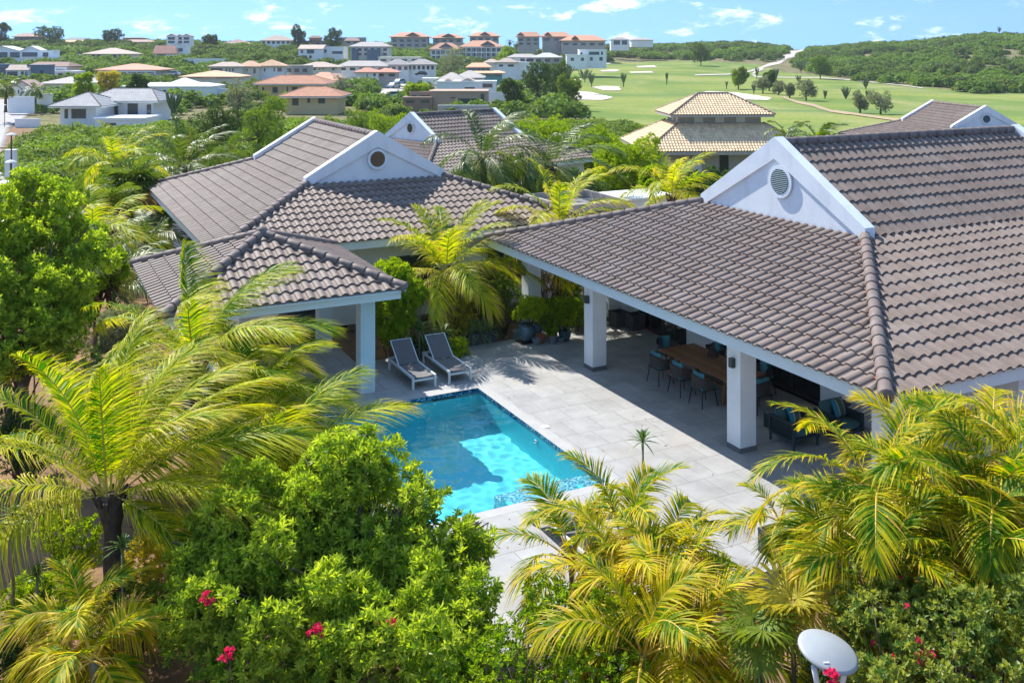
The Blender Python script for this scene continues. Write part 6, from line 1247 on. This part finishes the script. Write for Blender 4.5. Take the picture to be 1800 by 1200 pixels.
bush('open twiggy shrub against the cream garden wall, middle', 850, 545, -.3, .95, 2.1, SCRUB, 84, 520, .11, Y=33.6, stems=26)
bush('twiggy shrub against the garden wall nearest the terrace roof', 885, 550, -.3, .8, 1.8, SCRUB, 85, 380, .10, Y=33.2, stems=26)
bush('tall dry hedge behind the terrace column', 960, 520, -.3, 1.4, 2.4, DRY, 86, 900, .10, Y=36, stems=40)
bush('dry hedge left of the terrace column behind the wall', 880, 500, -.3, 1.4, 2.4, SCRUB, 87, 900, .10, Y=37.5, stems=40, tint=.3)
bush('green hedge behind the back coconut palm', 720, 500, -.3, 1.6, 2.2, SCRUB, 88, 1000, .12, Y=37, stems=30)
bush('low bright shrub between the dracaenas and the long planter', 800, 590, -.3, .45, .7, TREEM, 89, 260, .10, Y=30.3, tint=.7)
bush('bushy plant in the large glazed blue pot', 930, 560, .5, .48, .95, TREEM, 90, 420, .10, Y=flat(922,600)[1], tint=.8)
bush('leafy plant spilling from the pots in front of the column', 960, 590, .25, .42, .8, TREEM, 91, 420, .10, Y=flat(963,600)[1]+.2, tint=.4)
bush('round bright plant in the pots nearest the terrace column', 992, 590, .25, .45, .85, TREEM, 92, 420, .11, Y=flat(992,598)[1]+.2, tint=.5)
bush('small potted plant at the front of the pot cluster', 966, 605, .2, .22, .35, TREEM, 93, 110, .08, Y=flat(963,603)[1], tint=.4)
bush('leafy plant in the bed behind the pot cluster', 1015, 560, -.3, .45, 1.2, TREEM, 94, 260, .10, Y=33, tint=.35)
bush('shrub at the foot of the palm behind the terrace corner', 955, 545, -.3, .7, 1.0, DKBUSH, 95, 420, .10, Y=33.5, tint=.6)
bush('second small shrub in the bed right of the column', 1010, 520, -.3, .5, 1.3, TREEM, 96, 240, .10, Y=35, tint=.3)
DR = 'spiky dracaenas behind the loungers'
for i, (px, py, Y, r_, hz, lb) in enumerate([(737,570,29.7,.62,1.25,'spiky dracaena left of the pair behind the loungers'),(778,575,30.2,.58,1.05,'spiky dracaena right of the pair behind the loungers'),(738,500,30.4,.6,2.1,'tall spiky dracaena beside the pavilion roof corner')]):
    X = (px-900)/F*Y; strapplant('dracaena', lb, X, Y, -.3, r_, 46, .45, STRAP, 100+i, 'plant', hz, .045, heads=[(0,0,hz)] if i == 2 else [(0,0,hz),(.12,.1,hz*.6)], group=DR)
for k, lbk in enumerate(('left', 'middle', 'right')):
    X, Y_ = UV2W(13.15+.3*k, 28.55); strapplant('spiky_grass', f'arching blue-green spiky grass in the long planter, {lbk} tuft', X, Y_, .28, .85, 60, .35, mat('x', (0,0,0)) if False else leafmat('bluegrass', (.10,.20,.10), (.24,.38,.16), .45, .3), 110+k, 'plant', 0, .03)
X, Y_ = UV2W(11.0, 28.2); strapplant('spiky_grass', 'spiky dark plant in the planter behind the loungers', X, Y_, .3, .5, 40, .3, STRAP, 115, 'plant', .1, .035)
X, Y_, Z_ = at(1130, 775, 16.8); strapplant('dracaena', 'single slender dracaena rising above the middle palm clump', X, Y_, -.35, .36, 36, .35, STRAP, 116, 'plant', Z_+.35, .03, tint=.4)
for i, (px, py, Y, r_, hz, lb) in enumerate([(22,905,15.5,.38,1.5,'thin spiky dracaena on the bare soil at the left edge'),(65,1010,15,.3,.9,'small spiky dracaena beside the thin one on the soil'),(210,1070,14,.32,.7,'spiky dracaena at the foot of the yellow palm'),(215,960,15.2,.34,1.3,'spiky dracaena beside the yellow palm trunk'),(60,640,24,.4,1.6,'spiky dracaena under the left tree')]):
    X, Y_, Z_ = at(px, py, Y); strapplant('dracaena', lb, X, Y_, -.35, r_, 34, .4, STRAP, 120+i, 'plant', max(.2, Z_+.35), .035, group='dracaenas in the left bed')
# undergrowth at lower left
for i, (px, py, Y, r_, h, m_, n, lb) in enumerate([(80,960,16.2,.55,1.1,TREEM,420,'green shrub on the soil left of the yellow palm trunk'),(270,920,17.2,.7,1.1,YELL,420,'pale yellow-green shrub right of the yellow palm trunk'),(245,1010,15.8,.7,1.0,SCRUB,420,'grey-green shrub at the foot of the leafy tree, left side'),(45,1140,13.6,.55,.7,DKBUSH,520,'dark blue-green shrub at the lower left edge'),(110,1170,12.8,.5,.6,DKBUSH,420,'dark blue-green shrub at the bottom left'),(275,1160,13.4,.4,.7,TREEM,300,'bright shrub at the bottom left of the leafy tree'),(130,900,17.8,.6,1.4,TREEM,420,'tall thin green shrub behind the yellow palm'),(20,1040,15,.4,.6,DKBUSH,260,'low dark shrub on the soil at the left edge'),(310,900,18.5,.6,.9,SCRUB,300,'dry shrub beside the gravel behind the yellow palm'),(40,700,22,.9,1.6,DKBUSH,700,'dark shrub under the left tree'),(160,590,26,.9,1.4,DKBUSH,600,'dark shrub left of the clipped silvery one'),(430,560,27,.9,1.2,SCRUB,400,'shrub in front of the pavilion, behind the palms')]):
    bush(lb, px, py, -.35, r_, h, m_, 140+i, n, .09, Y=Y)
# flowering shrubs at the bottom
x, y, z = at(900, 1180, 12.6)
bl = [(930,1150,12.8,.6,.6,.35),(1010,1110,13.4,.45,.5,.5),(960,1060,13.8,.3,.4,.4),(880,1180,12.6,.5,.5,.3),(1050,1170,12.6,.6,.6,.35),(1080,1080,13.2,.4,.4,.4),(780,1190,12.6,.5,.5,.3)]
bushtree('flowering_shrub', 'tangled climbing shrub with small white flowers below the middle palm clump', x, y, -.4, pxblobs(bl, x, y, -.4), 1500, .075, TREEM, 161, 6, 'shrub', branches=60, br=.02, lw=.55, shell=(.5,1.15), tint=.4, extra=[('white_flowers', mat('white_petal', (.7,.68,.6), .7), 60, .035, .8, 0)])
x, y, z = at(1650, 1130, 11.4)
bl = [(1560,1090,12,.5,.5,.4),(1640,1080,11.8,.6,.6,.45),(1720,1120,11.2,.6,.6,.4),(1790,1130,11,.6,.6,.5),(1600,1160,11.2,.6,.6,.35),(1690,1185,10.8,.6,.6,.3),(1780,1060,11.8,.4,.4,.45),(1530,1140,11.6,.4,.4,.4)]
bushtree('bougainvillea', 'sprawling bougainvillea with a few magenta bracts at the lower right', x, y, -.4, fluff(pxblobs(bl, x, y, -.4), 12, (.18,.4), (.75,1.5), 9, .62), 3000, .07, leafmat('bougainvillea_leaf', (.08,.17,.03), (.38,.42,.08), .4, .4), 162, 6, 'shrub', branches=140, br=.016, lw=.62, shell=(.5,1.2), tint=.5, tv=.3, extra=[('bracts', PINK, 24, .05, .8, 0)])
for i, (px, py, Y, lb) in enumerate([(555,1108,12.9,'magenta bougainvillea sprig among the bright leaves, left'),(680,1095,13.1,'magenta bougainvillea sprig right of centre in the leafy tree'),(1630,1155,10.9,'bright magenta bougainvillea cluster near the satellite dish'),(1462,1190,10.6,'red blossoms behind the satellite dish mast'),(365,1050,13.3,'small red blossoms at the left of the leafy tree'),(400,1150,12.6,'small red blossoms low in the leafy tree')]):
    X, Y_, Z = at(px, py, Y); r = thing('bougainvillea_sprig', lb, 'flowers', (X, Y_, Z), 0, 'magenta sprigs in the foreground'); V_, Q_, T_, _ = leafcloud([(0,0,0,.09,.06,.05)], 14 if i != 2 else 34, .05, .8, 5, seed=170+i); new_obj('bracts', V_, [Q_], PINK, r, None, T_); b = MB(); b.tube([(0,.05,-.35),(0.03,.02,-.1),(0,0,.0)], .006, 5); b.build('stem', BARK, r)
# ground litter
gx = np.random.default_rng(3); n = 5000; Yl = gx.uniform(13, 34, n); Xl = gx.uniform(-9, 4, n); keep = ~((Xl*BX[0]+Yl*BX[1] > 6.2) & (Xl*AX[0]+Yl*AX[1] < 28.5)); Xl, Yl = Xl[keep], Yl[keep]; n = len(Xl)
a = gx.uniform(0, 6.28, n); s = gx.uniform(.02, .06, n); c = np.stack([Xl, Yl, np.full(n, -.335)], -1); u = np.stack([np.cos(a), np.sin(a), gx.uniform(-.2,.2,n)], -1)*s[:,None]; v = np.stack([-np.sin(a), np.cos(a), gx.uniform(-.3,.3,n)], -1)*s[:,None]*.5
i = np.arange(n)*4; flag(new_obj('leaf_litter', np.stack([c-u, c-v+[0,0,.01], c+u, c+v+[0,0,.012]], 1).reshape(-1,3), [np.stack([i,i+1,i+2,i+3],-1)], DRY, None, None, gx.uniform(0,1,n)), 'stuff')
xg, yg = UV2W(0,0)

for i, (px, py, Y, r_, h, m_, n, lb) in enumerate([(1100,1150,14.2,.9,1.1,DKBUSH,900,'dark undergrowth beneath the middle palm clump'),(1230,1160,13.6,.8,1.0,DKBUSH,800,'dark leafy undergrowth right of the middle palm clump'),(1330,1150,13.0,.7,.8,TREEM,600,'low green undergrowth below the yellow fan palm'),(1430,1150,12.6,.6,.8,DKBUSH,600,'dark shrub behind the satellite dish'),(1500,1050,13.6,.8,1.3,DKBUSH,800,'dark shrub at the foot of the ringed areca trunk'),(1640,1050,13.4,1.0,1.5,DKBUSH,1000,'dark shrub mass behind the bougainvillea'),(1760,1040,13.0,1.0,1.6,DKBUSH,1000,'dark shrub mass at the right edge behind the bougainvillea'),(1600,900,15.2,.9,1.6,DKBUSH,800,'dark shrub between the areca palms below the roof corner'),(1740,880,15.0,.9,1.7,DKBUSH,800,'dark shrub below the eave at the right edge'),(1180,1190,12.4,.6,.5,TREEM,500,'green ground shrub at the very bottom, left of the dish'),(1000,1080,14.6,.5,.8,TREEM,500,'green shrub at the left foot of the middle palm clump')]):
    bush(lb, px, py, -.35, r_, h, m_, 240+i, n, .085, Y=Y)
g_ = np.random.default_rng(12); n = 90; uu = g_.uniform(6.5, 15, n); vv = g_.uniform(13.8, 28, n); ok = ~((uu > PU0-.1) & (uu < PU1+.1) & (vv > PV0-.1) & (vv < PV1+.1)); uu, vv = uu[ok], vv[ok]; n = len(uu)
cx = uu*BX[0]+vv*AX[0]; cy = uu*BX[1]+vv*AX[1]; a = g_.uniform(0, 6.28, n); s = g_.uniform(.02, .05, n); c = np.stack([cx, cy, np.full(n, .006)], -1); u = np.stack([np.cos(a), np.sin(a), 0*a], -1)*s[:,None]; v = np.stack([-np.sin(a), np.cos(a), .3+0*a], -1)*s[:,None]*.4
i = np.arange(n)*4; flag(new_obj('fallen_leaves', np.stack([c-u, c-v*[1,1,0], c+u, c+v], 1).reshape(-1,3), [np.stack([i,i+1,i+2,i+3],-1)], DRY, None, None, g_.uniform(0,1,n)), 'stuff')
